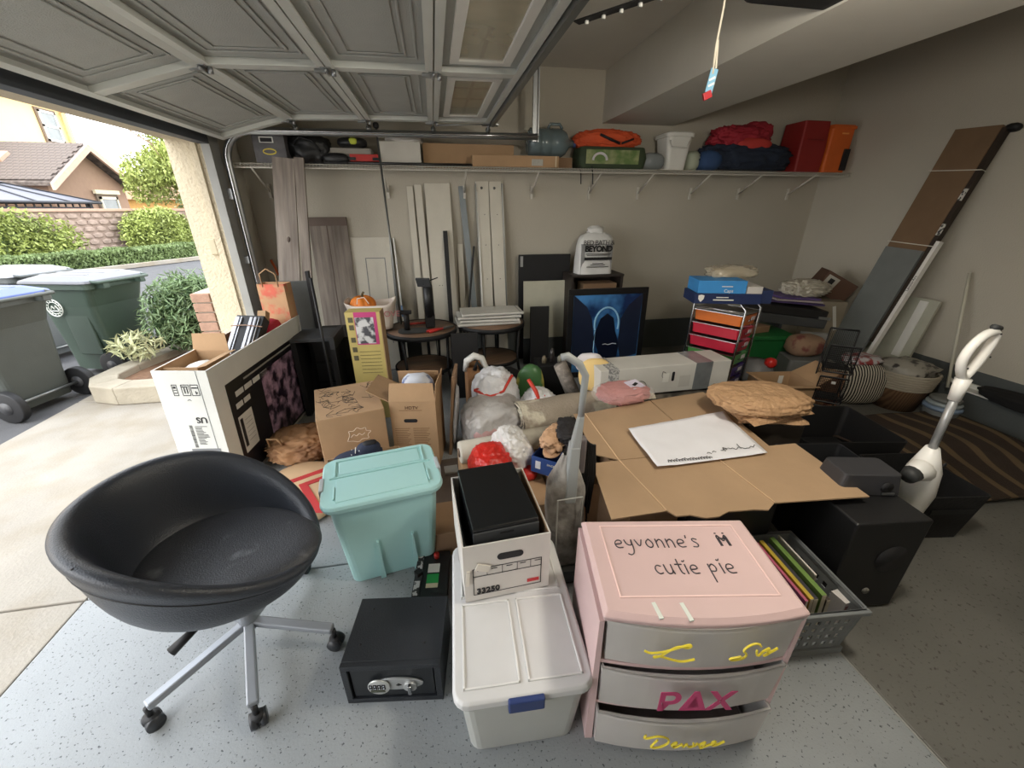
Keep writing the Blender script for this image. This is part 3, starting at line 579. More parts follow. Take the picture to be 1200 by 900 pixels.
t = sht('clear_dome', 'clear plastic dome lying between green bag and bucket', 'container', 2.21, 4.30); B().blob((0, 0, .075), (.26, .24, .17), 2, .03, 1, 3, flat=.1).obj('dome_body', M((150, 158, 160), .15, alpha=.6), t)
t = sht('white_bucket', 'tall square white bucket with lid on the shelf', 'bucket', 2.46, 4.34)
b = B(); loft(b, [ring(.21, .21, .04, 0), ring(.27, .27, .05, .3)]); b.obj('bucket_body', WHITE, t); b = B(); loft(b, [ring(.30, .30, .05, .29), ring(.30, .30, .05, .325), ring(.26, .26, .05, .335)]); b.obj('lid', WHITE, t, bevel=.004); B().tube([(-.12, -.14, .26), (-.1, -.155, .2), (.06, -.155, .2), (.1, -.14, .26)], .006, 6).obj('handle', WHITE, t)
t = sht('crumpled_towel', 'pale green crumpled towel squeezed beside the bucket', 'towel', 2.68, 4.34); B().blob((0, 0, .09), (.16, .22, .2), 31, .12, 3, 3, flat=.1).obj('fabric', M((172, 178, 158), .9), t)
t = sht('navy_blanket', 'dark navy blanket heaped on the shelf under the red coat', 'blanket', 3.25, 4.32); B().blob((0, 0, .12), (1.1, .4, .3), 41, .22, 2.8, 5, flat=.3, crease=.8).obj('fabric', M((30, 40, 58), .85, var=.2, bump=.3), t); B().blob((-.42, -.03, .09), (.24, .34, .2), 42, .12, 3, 3, flat=.1).obj('blue_fold', M((44, 70, 110), .85), t)
t = sht('red_coat', 'crimson quilted coat folded on the navy blanket', 'coat', 3.18, 4.34, SHZ + .2); b = B(); b.blob((0, 0, .1), (.64, .34, .25), 52, .24, 2.8, 5, flat=.2, crease=.85); b.blob((.2, 0, .18), (.3, .24, .18), 53, .24, 3, 4, crease=.85); b.obj('fabric', M((158, 34, 50), .75, var=.12), t); B().blob((.08, -.14, .04), (.4, .12, .13), 54, .14, 3, 3).obj('lining', M((190, 60, 54), .8), t)
t = sht('red_crate', 'dark red plastic crate standing on end at the right of the shelf', 'crate', 3.97, 4.34); b = B(); loft(b, [ring(.30, .3, .02, 0), ring(.32, .3, .02, .2), ring(.30, .28, .02, .47)]); b.obj('crate_body', M((140, 32, 30), .55), t, bevel=.006); decal(t, 'rib', M((120, 24, 24), .55), (0, -.152, .3), (1, 0, 0), (0, 0, 1), .2, .01, .004)
t = sht('orange_crate', 'orange plastic crate standing beside the dark red crate', 'crate', 4.27, 4.32); b = B(); loft(b, [ring(.27, .3, .02, 0), ring(.27, .3, .02, .44)]); b.bb(-.14, .14, -.16, .15, .40, .43); b.obj('crate_body', M((212, 100, 36), .55), t, bevel=.006); decal(t, 'grip', M((240, 170, 90), .4), (.02, -.153, .36), (1, 0, 0), (0, 0, 1), .08, .012, .005); B().bb(.06, .13, -.165, -.15, .02, .22).obj('slot', INK, t)
# ================================================================= leaning boards at the back wall
WOODG = M((146, 136, 126), .7, var=.15, vs=3, c2=(112, 102, 94), s2=2.2, t2=(.35, .65), stretch=(9, 9, .8), bump=.2, bs=30)
def lean(name, label, cat, x, w, ztop, thick, m, out, xt=None, edge=None, rz=0, yw=YB):
    # foot at distance out from wall, top touches the wall
    y1 = yw - thick - .004; y0 = y1 - out; L = math.hypot(out, ztop); t = T(name, label, cat, (x, y0, 0.0), 0)
    a = math.atan2(out, ztop); dx = (xt - x) if xt is not None else 0; sk = math.atan2(dx, ztop)
    t.rotation_euler = (-a, sk, rz); B().bb(-w / 2, w / 2, 0, thick, .004, L).obj(edge or 'board', m, t, bevel=.002); t.location.z = .0; return t, L
t, L = lean('tall_wood_plank', 'tall grey brown wood grain plank leaning at the left end of the shelf', 'plank', -1.36, .17, 2.045, .02, WOODG, .5, xt=-1.20, yw=4.125)
for z in (.6, 1.45): B().blob((.01, -.001, z), (.03, .004, .05), 3, .1, 2, 1).obj('knot', M((84, 72, 64), .8), t)
t, L = lean('narrow_wood_plank', 'narrow grey brown plank leaning just right of the tall one', 'plank', -1.20, .075, 2.045, .03, WOODG, .45, xt=-1.075, yw=4.125)
t, L = lean('wood_door_panel', 'dark grey brown framed cabinet door panel leaning on the wall', 'panel', -1.02, .36, 1.57, .018, WOODG, .22, xt=-1.03)
b = B(); b.bb(-.18, .18, -.006, 0, L - .08, L); b.bb(-.02, -.012, -.004, 0, .05, L - .08); b.obj('frame_rail', M((104, 90, 82), .7, var=.1), t)
t, L = lean('white_door_board', 'white recessed panel board leaning left of the tension rods', 'panel', -.66, .42, 1.38, .018, OFFW, .2)
b = B(); b.bb(-.06, -.052, -.003, 0, .3, L - .2); b.bb(.13, .138, -.003, 0, .3, L - .2); b.bb(-.06, .138, -.003, 0, L - .208, L - .2); b.obj('inset_line', GREY, t)
t, L = lean('grey_rod', 'thin grey metal rod leaning against the white panel', 'rod', -.45, .022, 1.37, .022, STEELD, .26)
t, L = lean('white_rod', 'thin white curtain rod leaning beside the tall dark pole', 'rod', -.38, .016, 1.37, .016, WHITE, .3, xt=-.42); B().bb(-.009, .009, -.002, .018, .6, .72).obj('blue_sleeve', M((120, 150, 190), .5), t)
t = T('tall_pole', 'tall thin dark pole with round cap leaning on the wire shelf', 'pole', (-.38, 3.98, 0)); b = B(); b.tube([(0, 0, 0), (-.04, .125, 2.27)], .009, 8); b.obj('shaft', STEELD, t); B().blob((-.04, .125, 2.29), (.05, .05, .05), 1, .05, 2, 2).obj('cap', BLKM, t)
t, L = lean('white_plank', 'narrow white slat, leftmost of the leaning white boards', 'board', -.20, .06, 1.85, .016, OFFW, .18, xt=-.21)
t, L = lean('white_plank', 'narrow white slat standing second of the leaning white boards', 'board', -.10, .07, 1.865, .018, OFFW, .2, xt=-.13)
t, L = lean('wide_white_board', 'widest tall white board leaning near the wall centre', 'board', .07, .25, 1.88, .018, OFFW, .22, xt=.06)
for x in (-.05, -.02): B().tube([(x, -.001, .9), (x, .001, .9)], .005, 6).obj('peg_hole', INK, t)
t, L = lean('black_bar', 'slim black bar leaning against the wide white board', 'bar', .11, .045, 1.44, .02, BLKM, .30, yw=YB - .09)
t, L = lean('short_white_strip', 'short white strip leaning behind the grey metal strip', 'board', .26, .06, 1.3, .012, OFFW, .1)
t, L = lean('grey_metal_strip', 'grey blue metal strip leaning diagonally right of wide board', 'strip', .42, .06, 1.86, .015, M((128, 136, 140), .5, .3), .2, xt=.30)
t, L = lean('black_rod', 'thin black rod crossing behind the diagonal grey strip', 'rod', .22, .02, 1.3, .02, BLKM, .22, xt=.4, yw=YB - .11)
for k, (x, xt, lb) in enumerate(((.53, .515, 'white bed rail board with drill holes, left of the pair'), (.68, .645, 'white bed rail board with drill holes, right of the pair'))):
    t, L = lean('bed_rail', lb, 'board', x, .125, 1.9, .02, OFFW, .2 + .01 * k, xt=xt)
    for z in (.6, .95, 1.3, 1.6): B().tube([(.01, -.001, z), (.01, .001, z)], .005, 6).obj('drill_hole', INK, t)
    B().tube([(-.01, -.002, L - .06), (-.01, .002, L - .06)], .014, 8).obj('bolt', STEELD, t)
    B().bb(-.075 if k == 0 else .064, -.064 if k == 0 else .078, -.01, .02, .1, L - .02).obj('metal_edge', STEELD, t)
t, L = lean('white_pole', 'thin white pole leaning left of the bed rail boards', 'pole', .47, .018, 1.9, .018, WHITE, .24, xt=.455)
# black board & white board
t = T('black_board', 'wide black board standing behind the white board near the bookcase', 'board', (1.17, 4.42, 0)); B().bb(-.29, .29, 0, .03, 0, 1.19).obj('board', M((24, 24, 26), .7), t, bevel=.002); decal(t, 'sticker', M((150, 150, 150), .5), (-.26, -.001, 1.12), (1, 0, 0), (0, 0, 1), .03, .11)
t = T('white_board', 'plain white board leaning on the black board', 'board', (1.18, 4.24, .0)); t.rotation_euler.x = -.07; B().bb(-.27, .27, 0, .015, .3, .93).obj('board', M((186, 184, 166), .5), t, bevel=.002); B().bb(-.27, .27, .016, .03, 0, .32).obj('support_board', M((70, 74, 74), .7), t)
# bookcase
t = T('dark_bookcase', 'narrow dark brown bookcase behind the framed poster', 'bookcase', (1.66, 4.22, 0)); DW = M((44, 36, 32), .6, var=.15, vs=3, stretch=(8, 8, 1))
for x in (-.275, .275): B().bb(x - .014, x + .014, -.14, .16, 0, .99).obj('side_panel', DW, t, bevel=.001)
B().bb(-.29, .29, -.15, .16, .99, 1.012).obj('top_panel', DW, t); B().bb(-.26, .26, .14, .155, 0, .99).obj('back_panel', M((60, 50, 44), .7), t)
for z in (.05, .36, .68): B().bb(-.26, .26, -.13, .14, z, z + .018).obj('shelf', DW, t)
t = T('brown_carton', 'brown carton on the top shelf inside the dark bookcase', 'box', (1.68, 4.18, .70)); B().bb(-.17, .2, -.1, .1, 0, .22).obj('carton_body', KRAFTD, t, bevel=.002)
# store bag
t = T('plastic_shopping_bag', 'white plastic shopping bag with black lettering on top of the bookcase', 'bag', (1.65, 4.22, 1.012)); PB = M((214, 214, 212), .35, var=.06, vs=6, bump=.6, bs=12)
b = B()
def fb(u, v):
    a = 2 * PI * u; w_ = .20 - .02 * v - (.09 * max(0, v - .9) * 10); d_ = .11 - .03 * v - (.05 * max(0, v - .9) * 10); c, s = math.cos(a), math.sin(a)
    k = 1 + .07 * noise.noise(Vector((c * 2, s * 2, v * 4))); f = lambda q, p: math.copysign(abs(q) ** .55, q)
    return (f(c, 0) * w_ * k, f(s, 0) * d_ * k, v * .41 + .02 * noise.noise(Vector((c * 3, s * 3, 7))) * v)
b.grid(fb, 48, 14, wrapu=True); b.obj('bag_body', PB, t); b = B(); b.blob((0, 0, .43), (.18, .09, .09), 6, .3, 3, 3); b.obj('gathered_top', PB, t); B().bb(-.17, .17, -.09, .09, .0, .3).obj('contents', M((150, 150, 150), .8), t)
lettering('BED BATH &', .066, (-.0, -.128, .315), (1, 0, 0), (0, 0, 1), INK, t, align='CENTER', space=.9); lettering('BEYOND', .078, (0, -.131, .255), (1, 0, 0), (0, 0, 1), INK, t, align='CENTER', bold=.004, space=.92)
decal(t, 'printed_bar', INK, (0, -.132, .16), (1, 0, 0), (0, 0, 1), .30, .028); b = B()
for z, w_ in ((.205, .27), (.192, .25), (.11, .12), (.095, .16), (.075, .24)): b.bb(-w_ / 2, w_ / 2, -.133, -.131, z, z + .006)
b.obj('small_print', INK, t)
# framed poster (generic stand-in print)
t = T('framed_poster', 'black framed blue poster of a dark hooded figure under a glowing ring', 'picture', (1.67, 3.74, .0)); t.rotation_euler.x = -.03
W_, H_ = .84, .925; b = B()
for a in ((-W_ / 2, W_ / 2, 0, .06), (-W_ / 2, W_ / 2, H_ - .06, H_), (-W_ / 2, -W_ / 2 + .055, .06, H_ - .06), (W_ / 2 - .055, W_ / 2, .06, H_ - .06)): b.bb(a[0], a[1], 0, .03, a[2], a[3])
b.obj('frame', M((18, 18, 20), .4), t, bevel=.003); B().bb(-W_ / 2 + .02, W_ / 2 - .02, .012, .028, .02, H_ - .02).obj('print', M((70, 130, 190), .25, c2=(26, 50, 92), s2=3.2, t2=(.42, .6), var=.25, vs=5), t)
def flat(pts, m, nm, y): B().prism(pts, 0, .0015, Matrix.Translation((0, y, .065)) @ Matrix.Rotation(PI / 2, 4, 'X')).obj(nm, m, t)
NV = M((30, 38, 58), .3, var=.15); BG = M((150, 200, 230), .3, var=.1)
flat([(-.36, .16), (-.15, .12), (-.12, .30), (-.16, .55), (-.22, .68), (-.36, .8)], NV, 'print_rock', .011); flat([(.36, .16), (.18, .12), (.14, .30), (.15, .55), (.22, .68), (.36, .8)], NV, 'print_rock', .011)
b = B(); b.tube([(.0 + .13 * math.cos(a), .009, .565 + .17 * math.sin(a)) for a in [R(-20 + 220 * k / 20) for k in range(21)]], .009, 5); b.tube([(-.12, .009, .5), (-.125, .009, .3), (-.10, .009, .15)], .006, 4); b.obj('print_glow', BG, t)
flat([(-.13, .07), (.13, .07), (.15, .28), (.10, .42), (.07, .56), (0, .61), (-.07, .56), (-.12, .42), (-.14, .36), (-.07, .2)], M((14, 22, 42), .3), 'print_figure', .007)
b = B(); b.tube([(-.03, .004, .35), (0, .004, .355), (.03, .004, .345), (.08, .004, .357), (.12, .004, .35)], .004, 4); b.obj('print_mark', M((220, 225, 230), .3), t); flat([(-.07, .06), (-.01, .06), (-.03, .14), (-.055, .14)], M((200, 50, 50), .4), 'print_flame', .004)
# ================================================================= round side tables
TW = M((134, 106, 84), .55, var=.12, c2=(104, 82, 66), s2=2.5, t2=(.4, .6), stretch=(1, 7, 1))
def side_table(loc, rz, label):
    t = T('round_side_table', label, 'table', loc, rz, 'round two tier side tables')
    B().lathe([(0, .575), (.325, .575), (.325, .598), (0, .598)], n=40).obj('table_top', TW, t); B().lathe([(.326, .56), (.34, .56), (.34, .602), (.326, .602)], n=40).obj('rim', BLKM, t)
    B().lathe([(0, .21), (.27, .21), (.27, .228), (0, .228)], n=32).obj('lower_shelf', TW, t); B().lathe([(.27, .2), (.282, .2), (.282, .232), (.27, .232)], n=32).obj('lower_rim', BLKM, t)
    for k in range(4): a = R(45 + 90 * k); b = B(); p = lambda r, z: (r * math.cos(a), r * math.sin(a), z); b.tube([p(.29, .565), p(.275, .22), p(.31, 0)], .014, 6); b.obj('leg', BLKM, t)
    return t
side_table((-.19, 3.83, 0), .2, 'round wood topped side table carrying monitor stands and pliers')
side_table((.50, 3.95, 0), .4, 'round wood topped side table carrying a stack of white boards')
TZ = .604
t = T('monitor_stand', 'tall black monitor stand neck with bracket on the round table', 'stand', (-.10, 3.83, TZ)); b = B(); b.box((0, 0, .06), (.09, .07, .12)); b.obj('foot_socket', BLKM, t, bevel=.01); b = B(); b.tube([(0, 0, .1), (0, 0, .4)], .042, 12); b.obj('neck', BLK, t); b = B(); b.box((-.03, -.05, .43), (.13, .02, .09), rx=.5, rz=-.3); b.obj('mount_plate', DGREY, t, bevel=.004); b = B(); b.tube([(-.02, 0, .42), (-.03, -.05, .43)], .02, 8); b.obj('tilt_joint', BLKM, t); B().tube([(0, -.01, .43), (.1, .02, .46)], .005, 5).obj('cable', BLKM, t)
t = T('stand_base', 'grey black round edged stand base with short post', 'stand', (-.26, 3.71, TZ)); b = B(); loft(b, [ring(.27, .17, .07, 0), ring(.27, .17, .07, .012)]); b.obj('base_plate', DGREY, t, bevel=.003); B().tube([(-.05, .02, .012), (-.05, .02, .16)], .026, 10).obj('post', BLKM, t); B().box((-.05, .02, .175), (.1, .06, .03)).obj('post_head', BLKM, t, bevel=.005)
t = T('pliers', 'pliers with red handles lying open on the round table', 'pliers', (.02, 3.72, TZ), R(35)); b = B(); b.tube([(-.17, -.02, .012), (-.08, -.012, .014), (0, 0, .012)], .011, 6); b.tube([(-.17, .025, .012), (-.08, .014, .014), (0, 0, .012)], .011, 6); b.obj('handles', M((200, 40, 34), .4), t); b = B(); b.box((.05, 0, .012), (.12, .035, .016)); b.obj('jaws', STEELD, t, bevel=.004)
t = T('red_tool', 'thin red tool lying on the back of the round table', 'tool', (-.22, 3.95, TZ), R(5)); B().tube([(-.12, 0, .01), (.1, 0, .01)], .012, 6).obj('grip', M((176, 60, 50), .5), t)
GM = 'white boards stacked on the table'
for k, (z, w_, d_, rz, dx) in enumerate(((TZ, .62, .3, .05, -.02), (TZ + .03, .58, .3, -.05, .0), (TZ + .062, .62, .28, .02, -.01), (TZ + .095, .60, .3, .03, .02))):
    t = T('white_board', ('white slatted board, lowest of the stack on the right table', 'white slatted board, second from bottom of the stack on the right table', 'white slatted board, second from top of the stack on the right table', 'white slatted board, topmost of the stack on the right table')[k], 'board', (.48 + dx, 3.93, z), rz, GM)
    B().bb(-w_ / 2, w_ / 2, -d_ / 2, d_ / 2, .0, .024).obj('board', M((206, 204, 196), .5), t, bevel=.003); B().bb(-w_ / 2 + .02, w_ / 2 - .02, -d_ / 2 - .002, -d_ / 2, .004, .008).obj('groove', GREY, t); B().bb(w_ / 2 - .035, w_ / 2 - .028, -d_ / 2, d_ / 2, .024, .0255).obj('seam', GREY, t)
# black folded boards around tables
for (x, y, w_, h, rx, lb) in ((.20, 3.45, .24, .62, -.1, 'black flat panel standing between the two round tables'), (1.02, 3.95, .2, .72, -.06, 'black flat panel standing right of the stacked white boards')):
    t = T('black_screen', lb, 'panel', (x, y, 0)); t.rotation_euler.x = rx; B().bb(-w_ / 2, w_ / 2, 0, .03, .003, h).obj('panel', BLKM, t, bevel=.003)
# pumpkin in tote bag on a stack
t = T('black_cabinet', 'low black cabinet with slatted front behind the yellow carton', 'cabinet', (-.86, 3.78, 0)); B().bb(-.26, .29, -.20, .22, 0, .62).obj('cabinet_body', BLKM, t, bevel=.003)
for k in range(3): B().bb(-.25, .28, -.215, -.201, .03 + k * .195, .2 + k * .195).obj('drawer', BLK, t, bevel=.003)
t = T('gift_bag', 'white paper gift bag printed with a red heart holding the pumpkin', 'bag', (-.62, 3.86, .622)); b = B()
def gb(u, v):
    a = 2 * PI * u; f = lambda q: math.copysign(abs(q) ** .4, q); w_ = .165 + .055 * v; d_ = .12 + .03 * v; n_ = .02 * noise.noise(Vector((math.cos(a) * 3, math.sin(a) * 3, v * 3)))
    return (f(math.cos(a)) * w_ + n_, f(math.sin(a)) * d_ + n_, .25 * v * (1 + .08 * math.cos(2 * a)))
b.grid(gb, 40, 8, wrapu=True); b.obj('bag_body', M((222, 210, 198), .7, var=.05), t, solid=.003); B().bb(-.15, .15, -.1, .1, .0, .12).obj('bag_bottom', M((210, 198, 186), .8), t)
hb_ = [(0, -.075), (.055, -.02), (.065, .02), (.04, .045), (.012, .035), (0, .015), (-.012, .035), (-.04, .045), (-.065, .02), (-.055, -.02)]
B().prism([(x - .085, y + .15) for x, y in hb_], 0, .003, Matrix.Translation((0, -.138, 0)) @ Matrix.Rotation(R(93), 4, 'X')).obj('heart', M((226, 78, 54), .6), t)
strokes([[(x * 1.25, y * 1.25) for x, y in hb_[5:] + hb_[:3]]], (-.02, -.142, .15), (1, 0, 0), (0, 0, 1), 1, M((226, 160, 150), .6), t, .003, 'heart_outline'); lettering('LOVE', .075, (.08, -.146, .15), (1, 0, 0), (0, 0, 1), M((190, 120, 120), .6), t)
B().tube([(-.1, -.14, .25), (-.09, -.15, .3), (-.03, -.15, .31), (0, -.14, .25)], .004, 5).obj('handle', WHITE, t)
t = T('pumpkin', 'small orange pumpkin sitting in the heart printed gift bag', 'pumpkin', (-.69, 3.84, .75)); b = B()
def pk(u, v):
    a = 2 * PI * u; ph = PI * v; r_ = .115 * math.sin(ph) ** .8 * (1 - .10 * abs(math.cos(a * 5)) ** 6); return (r_ * math.cos(a), r_ * math.sin(a), .09 - .085 * math.cos(ph) + .02 * (math.cos(ph) < -.93) * math.cos(ph))
b.grid(pk, 60, 16, wrapu=True); b.obj('flesh', M((232, 132, 40), .5, var=.1), t); B().tube([(0, 0, .165), (.006, 0, .19), (.02, .004, .205)], [.016, .01, .012], 6).obj('stem', M((92, 78, 46), .8), t)
# yellow carton
t = T('yellow_carton', 'tall yellow printed carton with a room photo on its face', 'box', (-.59, 3.24, .0), R(-4)); YC = M((196, 178, 108), .6, var=.06)
B().bb(-.13, .13, -.05, .09, .33, .92).obj('carton_body', YC, t, bevel=.003); B().bb(-.13, .13, -.05, .09, 0, .33).obj('carton_body', YC, t); B().bb(.13, .136, -.05, .09, 0, .92).obj('side_face', KRAFT, t)
decal(t, 'photo_border', M((190, 60, 120), .5), (.02, -.0505, .79), (1, 0, 0), (0, 0, 1), .17, .26); decal(t, 'photo', M((206, 206, 206), .4, c2=(70, 70, 76), s2=16, t2=(.45, .55)), (.01, -.053, .775), (1, 0, 0), (0, 0, 1), .14, .21, .001)
b = B()
for z in (.86, .8, .7, .62, .55): b.bb(-.11, -.075, -.053, -.051, z - .02, z + .02)
for k in range(7): b.bb(-.06, .1, -.053, -.051, .60 - k * .03, .603 - k * .03)
b.obj('small_print', M((90, 84, 60), .6), t)
# black furniture left of yellow carton
t = T('black_desk_frame', 'black desk part standing upright by the yellow carton', 'furniture', (-.98, 3.35, 0)); B().bb(-.22, .11, -.02, .3, .66, .69).obj('top_plate', DGREY, t, bevel=.002)
for x in (-.2, .09): B().bb(x - .02, x + .02, -.02, .3, 0, .66).obj('side_panel', BLKM, t)
B().bb(.1, .14, -.12, .25, .62, .72).obj('front_rail', BLK, t, bevel=.003); B().bb(-.18, .07, .27, .29, 0, .66).obj('back_panel', BLKM, t)
t = T('grey_board', 'dark grey board standing upright behind the long television carton', 'board', (-1.22, 3.74, 0)); t.rotation_euler.x = -.02; B().bb(-.13, .11, 0, .02, 0, 1.08).obj('board', M((86, 88, 86), .7), t, bevel=.002); B().bb(.115, .14, -.02, .03, 0, 1.16).obj('post', BLKM, t)
t = T('black_floor_pole', 'thin black pole standing in front of the black desk part', 'pole', (-.91, 3.2, 0)); B().tube([(0, 0, .0), (-.03, .1, 1.17)], .011, 8).obj('shaft', BLKM, t); B().tube([(0, 0, 0), (0, 0, .02)], .05, 12).obj('foot', BLKM, t)

t = T('orange_hand_tool', 'orange handled tool hanging on the left end of the back wall', 'tool', (-1.62, 4.50, 1.0)); B().tube([(0, 0, .18), (.03, -.01, .1), (.04, -.01, .03)], .012, 8).obj('handle', M((206, 96, 50), .5), t); B().tube([(.04, -.01, .03), (.06, .0, -.25), (.1, .02, -.5)], .004, 5).obj('cord', WHITE, t); B().tube([(0, -.01, .18), (0, .04, .18)], .005, 6).obj('nail', STEELD, t)
# ================================================================= tub chair
LEA = M((48, 52, 60), .38, var=.10, vs=7, bump=.25, bs=220, spec=.6); CH = T('tub_chair', 'black leather tub chair on a grey five star base with castors', 'chair', (-.85, 1.27, 0))
SC = M((62, 64, 70), .42, var=.12, vs=4, c2=(108, 110, 116), s2=11, t2=(.62, .78), bump=.3, bs=200)
def rimz(a):      # a=0 front (+x)
    c = .5 + .5 * math.cos(a); return .785 - .32 * c ** 2.0
def tubp(a, k):   # outer profile
    z = rimz(a); R0 = [(0, .33), (.11, .333), (.195, .358), (.258, .408), (.30, .475), (.322, .55), (.332, .63), (.342, .70)]
    zz = .335 + (z - .335) * (R0[k][1] - .335) / .365; return R0[k][0], zz
b = B(); NA = 56
def bowl(u, v):
    a = 2 * PI * u; zr = rimz(a)
    prof = [(tubp(a, k)) for k in range(7)] + [(.345, zr - .03), (.347, zr - .008), (.335, zr + .008), (.312, zr + .004), (.292, zr - .015), (.279, zr - .06), (.266, max(.45, zr - .16)), (.25, .44), (.1, .44), (0, .44)]
    i = v * (len(prof) - 1); i0 = min(int(i), len(prof) - 2); f = i - i0; r_ = prof[i0][0] * (1 - f) + prof[i0 + 1][0] * f; z = prof[i0][1] * (1 - f) + prof[i0 + 1][1] * f
    return (r_ * math.cos(a) * 1.0 - .02, r_ * math.sin(a) * .97, z)
b.grid(bowl, NA, 17, wrapu=True); b.obj('shell', LEA, CH, sub=1)
b = B()
def cush(u, v):
    a = 2 * PI * u; pr = [(0, .512), (.12, .514), (.22, .512), (.265, .50), (.28, .475), (.27, .45), (0, .44)]
    r_, z = pr[round(v * 6)]; fx = 1 + .27 * max(0, math.cos(a)) ** 2; z += .004 * max(0, math.cos(a)) * min(1, r_ / .25) + .006 * noise.noise(Vector((r_ * math.cos(a) * 9, r_ * math.sin(a) * 9, 0)))
    return (r_ * math.cos(a) * fx - .01, r_ * math.sin(a) * .92, z)
b.grid(cush, 40, 7, wrapu=True); b.obj('seat_cushion', SC, CH, sub=1)
q = []
for k in range(60): a = 2 * PI * k / 60; r_, z = tubp(a, 6); q.append(((r_ * 1.0) * math.cos(a) - .02, (r_ * 1.0) * math.sin(a) * .97, z))
B().tube(q, .004, 6, closed=True).obj('piping', BLKM, CH)
for a in (R(243),): B().tube([((tubp(a, k)[0] * .975) * math.cos(a) - .02, (tubp(a, k)[0] * .975) * math.sin(a) * .97, tubp(a, k)[1] + .004) for k in range(3, 8)], .0045, 6).obj('seam', BLKM, CH)
GB = M((150, 154, 160), .4, .4, var=.06)
b = B(); b.tube([(0, 0, .10), (0, 0, .20), (0, 0, .21), (0, 0, .335)], [.034, .034, .02, .02], 14); b.obj('column', GB, CH); B().tube([(0, 0, .30), (0, 0, .34)], .06, 12).obj('tilt_plate', BLKM, CH)
b = B(); b.tube([(0, -.03, .31), (-.10, -.13, .27)], .006, 6); h = b.obj('lever', BLKM, CH); B().tube([(-.09, -.12, .275), (-.15, -.18, .245)], [.012, .018], 8).obj('lever_grip', BLKM, h)
for an in (229, 292, 346, 74, 150):
    a = R(an); c, s_ = math.cos(a), math.sin(a); L_ = .345
    b = B(); b.box((c * L_ / 2, s_ * L_ / 2, .115), (L_, .036, .028), rz=a, ry=R(3)); leg = b.obj('leg', GB, CH, bevel=.006)
    b = B(); b.tube([(c * L_ - .0, s_ * L_, .10), (c * L_, s_ * L_, .06)], .01, 8); b.obj('castor_stem', BLKM, leg)
    b = B()
    for o_ in (-.016, .016): b.tube([(c * L_ - s_ * (o_ - .009) + .0, s_ * L_ + c * (o_ - .009), .029), (c * L_ - s_ * (o_ + .009), s_ * L_ + c * (o_ + .009), .029)], .028, 14)
    b.obj('castor_wheel', M((44, 46, 50), .4), leg); B().blob((c * L_, s_ * L_, .045), (.05, .045, .035), 1, .01, 1, 2).obj('castor_hood', BLKM, leg)
# ================================================================= safe
t = T('digital_safe', 'black steel safe with silver keypad panel on the floor beside the clear tote', 'safe', (-.235, 1.06, .0), R(-8)); SF = M((34, 37, 42), .45, var=.12, vs=12, bump=.15, bs=180)
b = B(); b.bb(-.18, .165, -.11, .14, .0, .205); b.obj('body', SF, t, bevel=.003)
b = B()
for a in ((-.18, .165, .0, .022), (-.18, .165, .183, .205), (-.18, -.158, .022, .183), (.143, .165, .022, .183)): b.bb(a[0], a[1], -.128, -.11, a[2], a[3])
b.obj('door_frame', SF, t, bevel=.002); B().bb(-.152, .138, -.121, -.11, .027, .178).obj('door', M((26, 29, 33), .4, var=.1), t, bevel=.003)
SV = M((176, 178, 178), .35, .5, var=.03)
def ell(rx, rz_, cx, cz, y0, y1, n=28): return B().prism([(cx + rx * math.cos(2 * PI * k / n) * (1 if math.cos(2 * PI * k / n) > 0 else .72), cz + rz_ * math.sin(2 * PI * k / n)) for k in range(n)], -y1, -y0, Matrix.Rotation(PI / 2, 4, 'X'))
ell(.10, .032, -.0, .103, -.129, -.121).obj('lock_panel', SV, t, bevel=.003)
B().tube([(-.055, -.13, .10), (-.055, -.137, .10)], .039, 22).obj('keypad_ring', M((200, 202, 200), .3, .5), t, bevel=.003)
kb = B()
for i in range(4):
    for j in range(2): kb.box((-.082 + i * .015, -.1375, .112 - j * .013), (.012, .004, .010))
kb.obj('keys', INK, t); kb = B()
for i in range(4):
    for j in range(2): kb.box((-.082 + i * .015, -.140, .112 - j * .013), (.004, .001, .005))
kb.obj('key_marks', M((200, 210, 220), .4), t)
B().bb(-.084, -.034, -.1395, -.137, .078, .088).obj('display', M((70, 74, 60), .3), t)
B().tube([(.055, -.129, .10), (.055, -.14, .10)], .024, 18).obj('knob', SV, t, bevel=.002); B().box((.055, -.145, .10), (.012, .016, .044)).obj('knob_grip', CHROME, t, bevel=.003)
B().prism([(.012, .096), (.024, .100), (.012, .108), (.004, .1)], .129, .131, Matrix.Rotation(PI / 2, 4, 'X')).obj('key_cover', INK, t)
for x, y in ((-.13, -.05), (.10, -.05), (-.12, .09), (.10, .09)): B().tube([(x, y, .2045), (x, y, .2062)], .005, 8).obj('bolt_hole', INK, t)
